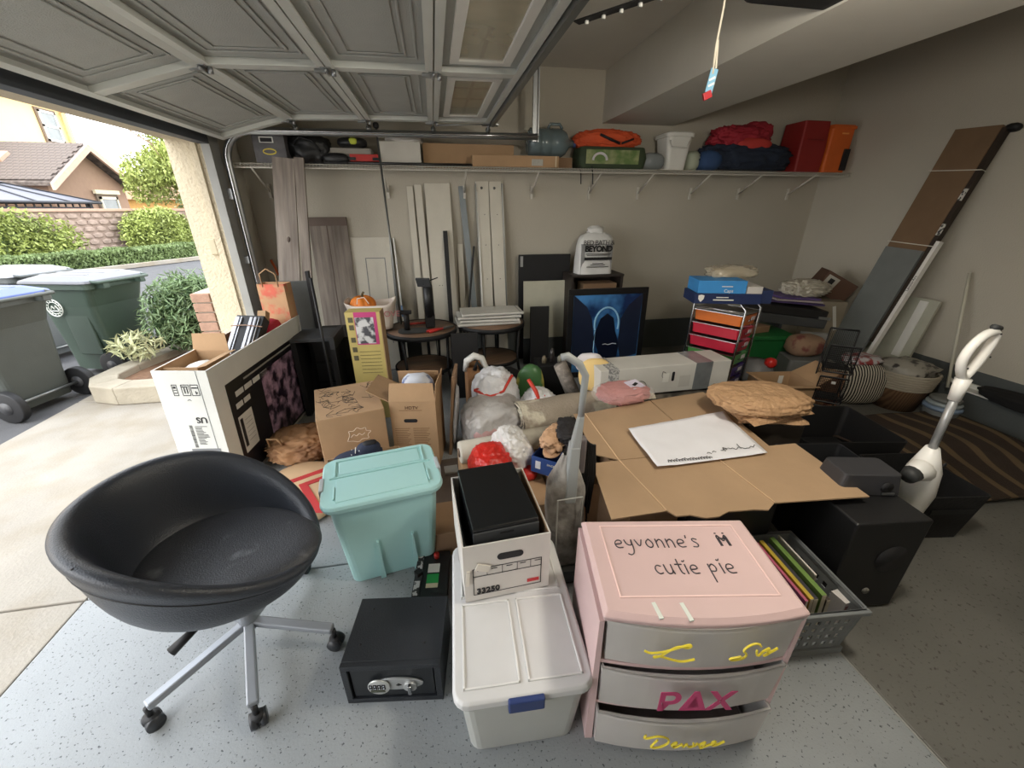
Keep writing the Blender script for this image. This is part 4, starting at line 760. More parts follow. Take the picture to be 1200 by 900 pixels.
# ================================================================= clear tote
CLR = M((206, 208, 204), .3, alpha=.62, var=.05, vs=4); LIDW = M((208, 208, 208), .42, var=.05, vs=5, c2=(190, 190, 188), s2=3, t2=(.5, .8))
t = T('storage_tote', 'long translucent tote with white lid and blue latch', 'storage bin', (.183, 1.0, 0), R(-2.5))
sb = shell(.355, .54, .40, .585, .30, .04, .004, zb=.003); sb.obj('tub', CLR, t); b = B(); loft(b, [ring(.415, .60, .04, .28), ring(.425, .61, .04, .30)]); b.obj('tub_rim', CLR, t)
b = B(); loft(b, [ring(.435, .615, .045, .298), ring(.435, .615, .045, .322), ring(.42, .60, .04, .33)]); b.obj('lid', LIDW, t, bevel=.003)
b = B()
for sx in (-1, 1):
    for y0, y1 in ((-.27, .015), (.04, .27)):
        x0, x1 = (.012, .185) if sx > 0 else (-.185, -.012)
        for a in ((x0, x1, y0, y0 + .006), (x0, x1, y1 - .006, y1), (x0, x0 + .006, y0, y1), (x1 - .006, x1, y0, y1)): b.bb(*a, .33, .335)
b.obj('lid_rib', M((222, 222, 220), .4), t, bevel=.001); BL = M((40, 58, 110), .4)
for y, s_ in ((-.312, -1), (.312, 1)): B().box((0, y, .302), (.11, .018, .052)).obj('latch', BL, t, bevel=.005)
B().bb(-.14, .10, -.24, .2, .01, .22).obj('contents', M((226, 220, 200), .8, var=.08), t); decal(t, 'recycle_mark', M((150, 150, 150), .6), (.06, -.243, .12), (1, 0, 0), (0, 0, 1), .04, .035)
# ================================================================= archive box on the tote
AB = M((206, 202, 196), .75, var=.05, vs=8); t = T('archive_box', 'white cardboard archive box printed 33250 standing on the long tote', 'box', (.162, 1.235, .337), R(3))
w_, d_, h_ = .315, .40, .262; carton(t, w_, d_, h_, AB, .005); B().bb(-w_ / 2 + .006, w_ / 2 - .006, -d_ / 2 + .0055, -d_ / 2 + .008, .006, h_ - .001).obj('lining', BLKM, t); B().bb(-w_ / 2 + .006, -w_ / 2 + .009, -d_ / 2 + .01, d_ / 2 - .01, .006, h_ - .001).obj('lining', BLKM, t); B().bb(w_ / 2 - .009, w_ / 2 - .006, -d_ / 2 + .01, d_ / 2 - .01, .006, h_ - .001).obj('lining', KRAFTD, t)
y = -d_ / 2 - .001
b = B(); pts = rrect(.095, .030, .015, 6); b.prism(pts, 0, .001, Matrix.Translation((.01, y, .195)) @ Matrix.Rotation(PI / 2, 4, 'X')); b.obj('hand_hole', INK, t)
b = B(); q = lambda x0, x1, z0, z1: b.bb(x0, x1, y - .0008, y, z0, z1)
for x in (-.125, .125): q(x - .0015, x + .0015, .03, .155)
for z in (.03, .118, .155): q(-.1265, .1265, z - .0013, z + .0013)
for x in (-.075, -.02, .035, .085): q(x - .001, x + .001, .118, .155)
for x in (-.11, -.06, -.005, .045, .1): q(x, x + .022, .144, .147)
b.obj('form_lines', INK, t); lettering('33250', .034, (-.115, y - .001, .045), (1, 0, 0), (0, 0, 1), INK, t, bold=.0012)
decal(t, 'red_stamp', M((190, 50, 54), .6), (.095, y - .0005, .052), (1, 0, 0), (0, 0, 1), .045, .015); b = B(); b.box((-.09, y - .004, .16), (.05, .004, .03), ry=.4); b.box((-.145, y - .004, .12), (.012, .004, .07), ry=.1); b.obj('torn_tape', M((216, 210, 198), .5), t)
t = T('black_speaker', 'glossy black box speaker standing in the archive box', 'speaker', (.155, 1.24, .345), R(5)); B().bb(-.115, .125, -.17, .19, 0, .295).obj('cabinet', M((22, 24, 26), .22, var=.15, bump=.1, bs=200), t, bevel=.004); B().bb(-.115, .125, -.176, -.17, .004, .28).obj('front_panel', DGREY, t, bevel=.002); B().bb(-.02, .03, -.178, -.176, .262, .27).obj('port', INK, t)
# ================================================================= teal tote
TEAL = M((172, 214, 212), .42, var=.05, vs=4, c2=(162, 206, 206), s2=2, t2=(.4, .7)); t = T('teal_tote', 'light teal plastic tote with lid and grey end latches', 'storage bin', (-.33, 1.66, 0), R(10))
b = B(); loft(b, [ring(.40, .28, .04, .0), ring(.44, .31, .04, .25), ring(.47, .34, .04, .47)]); b.obj('tub', TEAL, t, bevel=.003)
for x in (-.06, .1): b = B(); b.hexa([(x - .012, -.155, .0), (x + .012, -.155, .0), (x + .012, -.13, .0), (x - .012, -.13, .0)], [(x - .004, -.168, .24), (x + .004, -.168, .24), (x + .004, -.14, .24), (x - .004, -.14, .24)]); b.obj('tub_rib', TEAL, t)
b = B(); loft(b, [ring(.52, .38, .06, .462), ring(.53, .39, .06, .485), ring(.52, .38, .055, .50)]); b.obj('lid', TEAL, t, bevel=.004)
b = B()
for a in ((-.21, .21, .155, .163), (-.21, -.202, .03, .155), (.202, .21, .03, .155), (-.23, .23, .018, .024), (-.21, -.202, -.14, -.05), (.202, .21, -.14, -.05)): b.bb(*a, .498, .508)
b.obj('lid_rib', TEAL, t, bevel=.002); b = B(); b.bb(-.2, .2, -.16, .012, .498, .504); b.bb(-.19, .19, .04, .15, .498, .504); b.obj('lid_panel', TEAL, t, bevel=.004)
for s_ in (-1, 1): B().box((s_ * .262, -.01, .475), (.02, .10, .06)).obj('latch', M((176, 182, 186), .4), t, bevel=.005)
# ================================================================= pink drawer cart
PINK = M((206, 178, 177), .45, var=.05, vs=4); FRO = M((208, 204, 200), .35, alpha=.72, var=.06, vs=6)
t = T('pink_drawer_unit', 'pink three drawer plastic unit with handwritten lettering', 'drawer unit', (.705, .835, 0), R(-9.5)); PW, PD, PH = .575, .36, .62
def bow(w, d, z, amt=.03, inset=0):  # outline with bowed front
    p = []
    for k in range(9): x = -w / 2 + w * k / 8; p.append((x, -d / 2 - amt * (1 - (2 * x / w) ** 2), z))
    p += [(w / 2, d / 2, z), (-w / 2, d / 2, z)]; return p
b = B(); loft(b, [bow(PW, PD, PH - .035), bow(PW + .01, PD + .01, PH - .012), bow(PW - .02, PD - .02, PH)]); b.obj('top', PINK, t, bevel=.004)
b = B()
for a in ((-.235, .235, -.135, -.13), (-.235, .235, .145, .15), (-.235, -.23, -.13, .145), (.23, .235, -.13, .145)): b.bb(*a, PH, PH + .003)
b.obj('top_rim', M((236, 206, 202), .35), t, bevel=.001)
for x in (-1, 1): B().hexa([(x * PW / 2 - .012, -PD / 2, .0), (x * PW / 2 + .012 - (.01 if x > 0 else 0), -PD / 2, 0), (x * PW / 2 + .002, PD / 2, 0), (x * PW / 2 - .012, PD / 2, 0)], [(x * PW / 2 - .012, -PD / 2, PH - .035), (x * PW / 2 + .002, -PD / 2, PH - .035), (x * PW / 2 + .002, PD / 2, PH - .035), (x * PW / 2 - .012, PD / 2, PH - .035)]).obj('side_frame', PINK, t)
B().bb(-PW / 2, PW / 2, PD / 2 - .01, PD / 2, 0, PH - .04).obj('back_frame', PINK, t)
for z in (.398, .197, .0): b = B(); loft(b, [bow(PW - .01, PD - .01, z, .028), bow(PW - .01, PD - .01, z + .014, .028)]); b.obj('divider', PINK, t)
YEL = M((226, 206, 60), .5); MAG = M((188, 60, 110), .5)
for k, (z, out) in enumerate(((.418, .0), (.216, .006), (.015, .018))):
    hh = .178; b = B(); w1 = PW - .035
    outer = [bow(w1, PD - .04, z, .03), bow(w1 + .012, PD - .03, z + hh, .034)]; inner = [bow(w1 + .002, PD - .04, z + hh, .03), bow(w1 - .012, PD - .05, z + .006, .026)]
    loft(b, outer + inner, True, True); dr = b.obj('drawer', FRO, t); dr.location = (0, -.018 - out, 0)
    B().bb(-w1 / 2 + .03, w1 / 2 - .03, -PD / 2 + .05, PD / 2 - .06, z + .01, z + (.09, .07, .04)[k]).obj('contents', M(((150, 150, 152), (170, 166, 166), (120, 110, 108))[k], .8, var=.2, vs=10), dr)
    b = B(); loft(b, [bow(w1 + .016, PD - .026, z + hh - .012, .036), bow(w1 + .018, PD - .024, z + hh, .037)][:2], False, False); b.obj('drawer_lip', FRO, dr)
def fy(x): return -PD / 2 - .033 * (1 - (2 * x / PW) ** 2)
def fl_(lines, org, sc, mat, par, r, dy=.0):
    b = B()
    for l in lines:
        p = l
        for _ in range(2):
            qq = [p[0]]
            for a, c in zip(p, p[1:]): qq += [(a[0] * .75 + c[0] * .25, a[1] * .75 + c[1] * .25), (a[0] * .25 + c[0] * .75, a[1] * .25 + c[1] * .75)]
            p = qq + [p[-1]]
        b.tube([(org[0] + x * sc, fy(org[0] + x * sc) - dy, org[1] + y * sc) for x, y in p], r, 5)
    b.obj('lettering', mat, par)
fl_([[(-1.3, .35), (-1.0, .2), (-.3, .45), (.3, .85), (.75, 1.1), (.9, 1.0), (.7, .8), (.3, .95), (-.1, .6), (-.5, .05), (-.9, -.1), (-.6, .1), (0, -.1), (.6, -.25), (1.2, .0)]], (-.11, .512), .055, YEL, t, .0032, .030)
fl_([[(.8, .9), (.5, 1.05), (.1, .8), (.0, .5), (.3, .2), (.1, -.1), (-.5, -.15), (-.6, 0), (0, .1)], [(.75, .45), (.8, .1), (.95, 0), (1.1, .3)], [(.85, .75), (.88, .8)], [(1.1, .3), (1.45, .55), (1.35, .25), (1.5, .05), (1.15, -.1), (1.7, .25), (1.9, .4)]], (.085, .512), .055, YEL, t, .0032, .030)
lettering('ΡΔΧ', .115, (-.125, fy(0) - .035, .322), (1, 0, 0), (0, 0, 1), MAG, t, bold=.003, space=1.0)
fl_([[(-1.0, .9), (-1.1, .6), (-.8, .7), (-.4, .95), (.1, .8), (.2, .4), (-.2, -.05), (-.7, -.15), (-.55, .2), (-.4, .6)], [(.3, .2), (.6, .35), (.55, .5), (.35, .3), (.4, 0), (.7, .1), (.85, .4), (.9, .0), (1.1, .4), (1.15, .05), (1.4, .1)], [(1.4, .4), (1.45, .05), (1.6, .4), (1.75, .1)], [(1.7, .2), (2.05, .5), (1.9, .2), (2.0, 0), (1.7, -.1), (2.3, .2), (2.6, .4), (2.4, .45), (2.3, .1), (2.6, .05), (3.0, .35)]], (-.075, .115), .062, YEL, t, .0032, .050)
# lettering on the lid (thin strokes)
def hand(word):
    g = {'e': ([[(.05, .45), (.55, .5), (.5, .8), (.2, .85), (.0, .5), (.15, .1), (.55, .15)]], .75), 'y': ([[(.0, .85), (.1, .4), (.45, .3), (.5, .85)], [(.5, .85), (.5, -.3), (.2, -.55), (.0, -.4)]], .75), 'v': ([[(0, .85), (.25, .1), (.5, .85)]], .72),
         'o': ([[(.3, .9), (.0, .6), (.1, .15), (.4, .1), (.55, .5), (.3, .9)]], .75), 'n': ([[(.05, .1), (.05, .9)], [(.05, .6), (.3, .9), (.5, .7), (.5, .1)]], .75), "'": ([[(.1, 1.2), (.05, .95)]], .3), 's': ([[(.5, .8), (.2, .95), (.1, .7), (.45, .4), (.35, .1), (0, .15)]], .75),
         'c': ([[(.5, .75), (.2, .9), (0, .5), (.2, .1), (.5, .2)]], .72), 'u': ([[(0, .9), (.05, .2), (.3, .1), (.5, .3), (.5, .9)], [(.5, .4), (.55, .1)]], .78), 't': ([[(.25, 1.35), (.25, .2), (.45, .1)], [(0, .9), (.5, .9)]], .6), 'i': ([[(.1, .9), (.1, .1)], [(.0, 1.2), (.1, 1.1), (.2, 1.25)]], .35),
         'p': ([[(.05, .85), (.05, -.55)], [(.05, .6), (.3, .9), (.5, .6), (.4, .25), (.05, .3)]], .75), 'l': ([[(.1, 1.4), (.1, .1)]], .35), ' ': ([], .6), 'M': ([[(0, .1), (0, 1.3), (.35, .6), (.7, 1.3), (.7, .1)], [(.1, .1), (.1, 1.1), (.4, .4), (.6, 1.1), (.6, .1)], [(0, 1.3), (.12, 1.3)], [(.58, 1.3), (.7, 1.3)]], 1)}
    out = []; x = 0
    for c in word:
        L_, adv = g[c]
        for l in L_: out.append([(x + p[0], p[1]) for p in l])
        x += adv
    return out
TXT = M((60, 56, 62), .5)
strokes(hand("eyvonne's"), (-.20, .045, PH + .001), (1, 0, 0), (0, 1, 0), .047, TXT, t, .0021); strokes(hand("M"), (.155, .05, PH + .001), (1, 0, 0), (0, 1, 0), .046, TXT, t, .0024)
strokes(hand("cutie"), (-.10, -.06, PH + .001), (1, 0, 0), (0, 1, 0), .045, TXT, t, .0021); strokes(hand("pie"), (.07, -.06, PH + .001), (1, 0, 0), (0, 1, 0), .048, TXT, t, .0021)
for x, y, l_ in ((-.14, -.175, .05), (-.06, -.18, .055)): B().box((x, y, PH - .001), (.012, l_, .004), rz=.15).obj('tape_scrap', M((214, 220, 214), .4), t)
# ================================================================= grey basket with books
t = T('grey_basket', 'grey perforated plastic basket holding books beside the pink unit', 'basket', (1.34, 1.0, 0), R(-5)); GP = M((124, 128, 130), .5, var=.06)
BW, BD, BH = .37, .40, .26
b = B(); b.bb(-BW / 2 + .03, BW / 2 - .03, -BD / 2 + .03, BD / 2 - .03, 0, .006); b.obj('base', GP, t)
for s_ in (-1, 1):      # side walls built of rails and webs leaving real holes
    for ax in ('x', 'y'):
        L_ = BD if ax == 'x' else BW; b = B()
        def wallpt(u, z):
            o_ = (BW if ax == 'x' else BD) / 2 - .02 * (1 - z / BH); return (s_ * o_, u * (L_ - .04 + .04 * z / BH), z) if ax == 'x' else (u * (L_ - .04 + .04 * z / BH), s_ * o_, z)
        def seg(u0, u1, z0, z1):
            P = [Vector(wallpt(u0, z0)), Vector(wallpt(u1, z0)), Vector(wallpt(u1, z1)), Vector(wallpt(u0, z1))]; n = Vector((s_, 0, 0)) if ax == 'x' else Vector((0, s_, 0)); b.hexa([P[0], P[1], P[1] - n * .005, P[0] - n * .005], [P[3], P[2], P[2] - n * .005, P[3] - n * .005])
        zs = [0, .05, .075, .095, .12, .14, .165, .185, .21, BH]
        for k in range(0, len(zs) - 1, 2): seg(-.5, .5, zs[k], zs[k + 1])
        for k in range(1, len(zs) - 2, 2):
            n_ = 9
            for j in range(n_): u0 = -.5 + j / n_; seg(u0, u0 + .055, zs[k], zs[k + 1])
            seg(.45, .5, zs[k], zs[k + 1])
        b.obj('basket_side', GP, t)
b = B()
for x0, x1, y0, y1 in ((-BW / 2 - .012, BW / 2 + .012, -BD / 2 - .012, -BD / 2 + .008), (-BW / 2 - .012, BW / 2 + .012, BD / 2 - .008, BD / 2 + .012), (-BW / 2 - .012, -BW / 2 + .008, -BD / 2 + .008, BD / 2 - .008), (BW / 2 - .008, BW / 2 + .012, -BD / 2 + .008, BD / 2 - .008)): b.bb(x0, x1, y0, y1, BH - .02, BH)
b.obj('rim', GP, t, bevel=.003); b = B(); b.bb(-BW / 2 + .008, BW / 2 - .008, -BD / 2 + .01, BD / 2 - .01, 0, .03); b.obj('foot', GP, t)
bk = [((120, 112, 112), .035, 'grey covered book with dark oval picture, leftmost in the basket'), ((96, 90, 90), .02, 'thin dark grey book second from left in the basket'), ((46, 70, 110), .024, 'blue book standing low near the front of the basket'), ((190, 96, 120), .012, 'thin pink spined book in the basket'), ((196, 170, 60), .016, 'yellow spined book beside the pink one'), ((60, 58, 66), .02, 'black spined book right of the yellow book'), ((110, 140, 70), .02, 'green and blue banded book in the basket'), ((70, 60, 54), .018, 'dark brown book in the basket beside the banded book'), ((218, 214, 204), .007, 'white paper booklet sticking up at the right of the basket')]
x = -.085
cy, sy_ = math.cos(R(-5)), math.sin(R(-5))
for k, (c, th, lb) in enumerate(bk):
    L_ = (.27, .26, .16, .30, .30, .29, .30, .28, .22)[k]; hh = (.20, .21, .20, .225, .235, .225, .25, .22, .25)[k]; yy = (.0, .0, -.08, .01, .01, .01, .01, 0, .06)[k]; xx = x + th / 2
    t2 = T('book', lb, 'book', (1.34 + xx * cy - yy * sy_, 1.0 + xx * sy_ + yy * cy, .031), R(-5), 'books in the grey basket'); t2.rotation_euler.y = -.10
    mc = M(c, .5, var=.08) if k != 6 else M((110, 140, 70), .5, c2=(80, 110, 170), s2=2.2, t2=(.45, .55), kind='wave', stretch=(0, 1.6, 0), var=.05)
    B().bb(-th / 2, th / 2, -L_ / 2, L_ / 2, 0, hh).obj('cover', mc, t2, bevel=.001); B().bb(-th / 2 + .002, th / 2 - .002, -L_ / 2 - .001, L_ / 2 - .004, .003, hh - .003).obj('pages', M((214, 206, 186), .8), t2)
    x += th + .005
t2 = T('small_white_box', 'small white carton standing at the front right inside the basket', 'box', (1.50, .87, .031), .1); B().bb(-.02, .02, -.03, .03, 0, .20).obj('carton', M((206, 202, 200), .6), t2, bevel=.001); B().bb(-.015, .015, -.0315, -.03, .14, .18).obj('print', M((90, 50, 50), .6), t2)
# ================================================================= black speakers at right
t = T('subwoofer', 'large black subwoofer cabinet standing behind the grey basket', 'speaker', (1.755, 1.085, 0), R(-6)); B().bb(-.17, .16, -.14, .16, .012, .50).obj('cabinet', M((20, 20, 22), .5, var=.1, bump=.1, bs=150), t, bevel=.008)
for x in (-.14, .13):
    for y in (-.11, .13): B().tube([(x, y, 0), (x, y, .014)], .02, 10).obj('foot', M((90, 90, 92), .4), t)
B().tube([(.0, -.141, .12), (.0, -.147, .12)], .016, 12).obj('knob', M((120, 118, 112), .4), t); B().tube([(.05, -.141, .30), (.05, -.143, .30)], .07, 20).obj('port', INK, t)
t = T('small_speaker', 'small dark grey speaker lying on the large black subwoofer', 'speaker', (1.80, 1.18, .502), R(-12)); b = B(); loft(b, [ring(.27, .16, .02, 0), ring(.24, .14, .02, .10)]); b.obj('cabinet', M((54, 54, 58), .5, var=.1), t, bevel=.004); B().tube([(.06, -.078, .045), (.06, -.083, .045)], .026, 14).obj('port', INK, t); B().bb(.05, .10, -.085, -.08, .008, .018).obj('silver_strip', STEEL, t)
t = T('black_tray', 'shallow black plastic tray behind the small speaker', 'tray', (1.95, 1.45, .0), R(-10)); shell(.34, .26, .38, .30, .44, .02, .006).obj('tray_body', M((40, 41, 44), .5), t)
t = T('computer_tower', 'black computer tower under the cardboard sheet', 'computer', (1.24, 1.42, 0), R(-6)); B().bb(-.20, .22, -.2, .2, 0, .525).obj('case', BLKM, t, bevel=.005); B().bb(-.19, .21, -.206, -.2, .02, .5).obj('front_panel', BLK, t, bevel=.003)
t = T('black_fabric_bin', 'black fabric storage bin on the floor at right', 'storage bin', (2.56, 1.40, 0), R(-8)); shell(.32, .34, .38, .40, .30, .02, .006).obj('bin_body', M((24, 24, 26), .8, var=.2, bump=.3), t); B().bb(-.12, .12, -.212, -.206, .2, .225).obj('handle', BLKM, t)
t = T('black_crate', 'large open black crate between the mesh sorter and the subwoofer', 'crate', (2.52, 1.94, 0), R(-10)); shell(.58, .44, .64, .50, .33, .03, .007).obj('crate_body', M((26, 26, 28), .6, var=.1), t); B().bb(-.22, -.12, -.255, -.25, .27, .295).obj('handle_slot', GREY, t); B().bb(-.26, .26, -.2, .2, .01, .1).obj('contents', BLKM, t)
# white stick vacuum / mop
t = T('steam_mop', 'white stick cleaner with loop handle standing among the black bins', 'vacuum cleaner', (2.19, 1.255, 0), R(5)); WP = M((232, 231, 228), .35, var=.03)
BX = Matrix.Translation((0, 0, 0))
b = B(); b.box((.0, -.02, .015), (.30, .12, .03)); b.obj('floor_head', M((90, 92, 94), .5), t, bevel=.01)
b = B(); b.tube([(.09, 0, .03), (.08, -.03, .20), (.05, -.05, .38), (.01, -.055, .52), (-.005, -.055, .64)], [.04, .055, .066, .062, .026], 14); b.obj('body', WP, t); b = B(); b.tube([(.02, -.06, .50), (-.06, -.07, .54), (-.11, -.075, .525)], [.05, .048, .036], 12); b.obj('nozzle', WP, t); B().tube([(-.10, -.075, .53), (-.14, -.08, .515)], [.04, .03], 12).obj('grey_cap', DGREY, t)
B().tube([(.0, -.115, .585), (.0, -.120, .585)], .010, 10).obj('badge', INK, t)
b = B(); b.tube([(-.005, -.055, .62), (.0, -.045, .93)], .016, 12); b.obj('tube', M((170, 172, 174), .35, .5), t); b = B(); b.tube([(.0, -.045, .88), (.0, -.043, .98)], [.022, .028], 12); b.obj('collar', WP, t)
lp = [(x * .78 , .97 + (z - .9) * .72) for x, z in [(0, .9), (-.06, .98), (-.085, 1.04), (-.06, 1.12), (-.01, 1.175), (.05, 1.20), (.105, 1.19), (.10, 1.13), (.07, 1.02), (.03, .95)]]
b = B(); b.tube([(x, -.04, z) for x, z in lp], .0185, 10, closed=True); b.obj('loop_handle', WP, t, sub=1); B().tube([(.035, -.04, 1.205), (.08, -.04, 1.195)], .012, 8).obj('trigger', DGREY, t)
for x, z in ((-.055, 1.04), (.055, 1.08), (.0, .93), (.05, 1.18)): B().tube([(x, -.064, z), (x, -.067, z)], .004, 6).obj('screw', INK, t)
# ================================================================= upright vacuum (grey, fabric bag)
t = T('upright_vacuum', 'old grey upright vacuum with mottled cloth bag and cord', 'vacuum cleaner', (.505, 1.42, 0), R(-4)); VG = M((150, 154, 154), .45, var=.05)
b = B(); b.box((0, -.02, .05), (.28, .22, .09)); b.obj('floor_head', DGREY, t, bevel=.03)
b = B()
def vb(u, v):
    a = 2 * PI * u; w_ = .085 * (1 - .75 * max(0, (v - .72) / .28) ** 1.6) * (.85 + .2 * math.sin(PI * min(1, v * 1.1))); n_ = .012 * noise.noise(Vector((math.cos(a) * 2, v * 6, math.sin(a))))
    f = lambda q: math.copysign(abs(q) ** .7, q); return (f(math.cos(a)) * (w_ + n_) + .0, f(math.sin(a)) * (w_ * .8 + n_) - .03 + .02 * v, .07 + .60 * v)
b.grid(vb, 36, 20, wrapu=True); b.obj('cloth_bag', M((160, 156, 150), .75, c2=(112, 108, 104), s2=14, t2=(.4, .65), bump=.4, bs=40), t)
b = B(); b.tube([(-.055, -.112, .12), (-.058, -.108, .50), (.05, -.108, .51), (.055, -.112, .12)], .004, 5); b.obj('bag_seam', M((176, 176, 172), .6), t)
b = B(); b.hexa([(-.02, -.09, .46), (.03, -.09, .46), (.04, -.02, .5), (-.03, -.02, .5)], [(.0, -.05, .72), (.045, -.05, .72), (.045, -.01, .74), (.0, -.01, .74)]); b.hexa([(.0, -.05, .70), (.045, -.05, .70), (.045, -.01, .70), (.0, -.01, .70)], [(.03, -.035, .86), (.055, -.035, .86), (.055, -.005, .86), (.03, -.005, .86)]); b.obj('neck', VG, t, bevel=.006)
b = B(); b.tube([(.042, -.02, .84), (.046, -.02, .98), (.048, -.02, 1.04), (.02, -.02, 1.09), (-.03, -.02, 1.125), (-.055, -.02, 1.12)], [.014, .014, .015, .016, .017, .015], 10); b.obj('handle', VG, t)
b = B(); b.box((.06, -.01, .66), (.035, .045, .18)); b.obj('cord_post', M((110, 104, 106), .5), t, bevel=.01)
b = B()
for k in range(5): x = .09 + .008 * k; b.tube([(x - .02, 0, .74 - .01 * k), (x, 0, .70), (x + .012, 0, .55), (x - .002, 0, .40 - .02 * k), (x - .02, .01, .40), (x - .025, 0, .6), (x - .02, 0, .74 - .01 * k)], .005, 5)
b.tube([(.10, 0, .5), (.11, -.01, .3), (.11, -.02, .1)], .005, 5); b.obj('cord', BLKM, t)
# ================================================================= television carton
t = T('television_carton', 'tall open television carton, white end and dark picture side, by the opening', 'box', (-1.41, 2.98, 0), R(-5.5)); t.rotation_euler.y = R(2)
TWM = M((206, 206, 200), .7, var=.05); w_, d_, h_ = .285, 1.28, .83; carton(t, w_, d_, h_, TWM, .008)
B().bb(-w_ / 2 + .009, -w_ / 2 + .012, -d_ / 2 + .02, d_ / 2 - .02, .1, h_).obj('lining', KRAFT, t); B().bb(w_ / 2 - .012, w_ / 2 - .009, -d_ / 2 + .02, d_ / 2 - .02, .1, h_).obj('lining', KRAFT, t)
B().bb(-w_ / 2 + .02, w_ / 2 - .02, -d_ / 2 + .02, d_ / 2 - .02, .02, .48).obj('packing', KRAFTD, t)
X_ = w_ / 2 + .0008; decal(t, 'picture_side', M((30, 28, 32), .35, var=.1), (X_, .05, .36), (0, 1, 0), (0, 0, 1), 1.14, .66)
decal(t, 'flower_print', M((44, 34, 48), .35, c2=(178, 146, 170), s2=12, t2=(.40, .60), var=.3, vs=20), (X_ + .0015, .18, .33), (0, 1, 0), (0, 0, 1), .62, .56)
decal(t, 'silver_line', M((150, 150, 146), .4), (X_ + .003, .12, .655), (0, 1, 0), (0, 0, 1), .9, .012)
LBL = M((196, 196, 192), .5)
for k in range(4): decal(t, 'label', LBL, (X_ + .0015, -.40 + k * .105, .595), (0, 1, 0), (0, 0, 1), .09, .035)
for k in range(2): decal(t, 'label', LBL, (X_ + .0015, -.43 + k * .09, .52), (0, 1, 0), (0, 0, 1), .075, .035)
o = decal(t, 'energy_label', LBL, (X_ + .0015, -.40, .32), (0, 1, 0), (0, 0, 1), .16, .26); decal(o, 'label_strip', INK, (X_ + .0035, -.455, .33), (0, 1, 0), (0, 0, 1), .03, .2, .0006)
b = B()
for k in range(6): b.bb(X_ + .003, X_ + .0036, -.42, -.34, .25 + k * .03, .253 + k * .03)
b.obj('small_print', GREY, o)
y = -d_ / 2 - .0008; b = B(); b.bb(.085, .088, y - .001, y, .0, h_); b.obj('fold_line', GREY, t)
b = B()
for k in range(3):
    x0 = -.06 + k * .048; wq = .026 if k == 0 else .042
    for a in ((x0, x0 + wq, .745, .749), (x0, x0 + wq, .68, .684), (x0, x0 + .002, .68, .749), (x0 + wq - .002, x0 + wq, .68, .749)): b.bb(a[0], a[1], y - .001, y, a[2], a[3])
for x in (.0, .014): b.bb(x, x + .005, y - .001, y, .695, .73)
b.bb(-.008, .022, y - .001, y, .732, .738); b.bb(.042, .075, y - .001, y, .725, .732); b.bb(-.055, -.04, y - .001, y, .712, .716); b.bb(-.055, -.04, y - .001, y, .695, .700); b.bb(-.054, -.041, y - .001, y, .725, .738)
b.obj('handling_symbols', INK, t); strokes([[(0, 0), (.5, .6), (1, 0)], [(.2, .1), (.5, .35), (.8, .1)]], (0.0, y, .648), (1, 0, 0), (0, 0, 1), .022, GREY, t, .001, 'heart_mark')
lettering('US', .052, (.075, y - .001, .525), (-1, 0, 0), (0, 0, -1), INK, t, bold=.001); lettering('4', .03, (.07, y - .001, .70), (-1, 0, 0), (0, 0, -1), INK, t)
b = B(); r = random.Random(4)
for k in range(16): b.bb(-.005, -.005 + r.uniform(.03, .07), y - .001, y, .36 + k * .008, .363 + k * .008)
z = .34
while z < .49: h = r.choice((.002, .004, .006)); b.bb(-.035, -.018, y - .001, y, z, z + h); z += h + .003
b.obj('barcode_print', M((60, 60, 60), .6), t); decal(t, 'grey_panel', M((120, 122, 124), .6), (.02, y, .22), (1, 0, 0), (0, 0, 1), .16, .22)
# things in the television carton
t = T('open_small_carton', 'small brown open carton wedged in the near end of the television carton', 'box', (-1.465, 2.56, .49), R(-8)); carton(t, .22, .30, .335, KRAFT, .004, [('b', 100, .11), ('r', 170, .05)]); decal(t, 'slot', INK, (.02, -.151, .30), (1, 0, 0), (0, 0, 1), .03, .008)
t = T('white_paper', 'crumpled white packing paper in the small open carton', 'paper', (-1.46, 2.56, .5)); B().blob((0, 0, .2), (.18, .22, .2), 14, .18, 3, 3).obj('paper_body', WHITE, t)
t = T('black_tool_case', 'pair of black and silver rack rails tied together leaning in the television carton', 'case', (-1.43, 2.66, .50)); t.rotation_euler = (R(-48), R(3), R(-6))
B().bb(-.09, .10, .0, .08, 0, .66).obj('case_body', BLK, t, bevel=.004); WH2 = M((196, 198, 206), .3, .3)
for x0, x1 in ((-.085, -.06), (-.05, -.042), (.01, .03), (.04, .055), (.07, .075)): B().bb(x0, x1, -.012, 0, .04, .64).obj('rail', WH2, t, bevel=.002)
B().bb(-.038, .005, -.006, 0, .10, .58).obj('inset', INK, t); B().tube([(-.1, -.01, .56), (0, -.02, .565), (.11, -.01, .56)], .004, 5).obj('cord', M((150, 120, 100), .7), t); B().bb(-.07, .08, -.03, -.012, .02, .09).obj('bracket', M((170, 172, 180), .4), t, bevel=.003)
t = T('long_kraft_carton', 'long narrow kraft carton leaning beside the black rails', 'box', (-1.36, 3.02, .50), R(-6)); t.rotation_euler.x = R(-32); B().bb(-.03, .03, 0, .06, 0, .52).obj('carton_body', KRAFT, t, bevel=.002)
t = T('red_cloth', 'crimson cloth bundled in the far end of the television carton', 'cloth', (-1.345, 3.34, .49)); B().blob((0, 0, .19), (.18, .34, .36), 24, .16, 3, 4).obj('fabric', M((172, 30, 56), .8, var=.15), t)
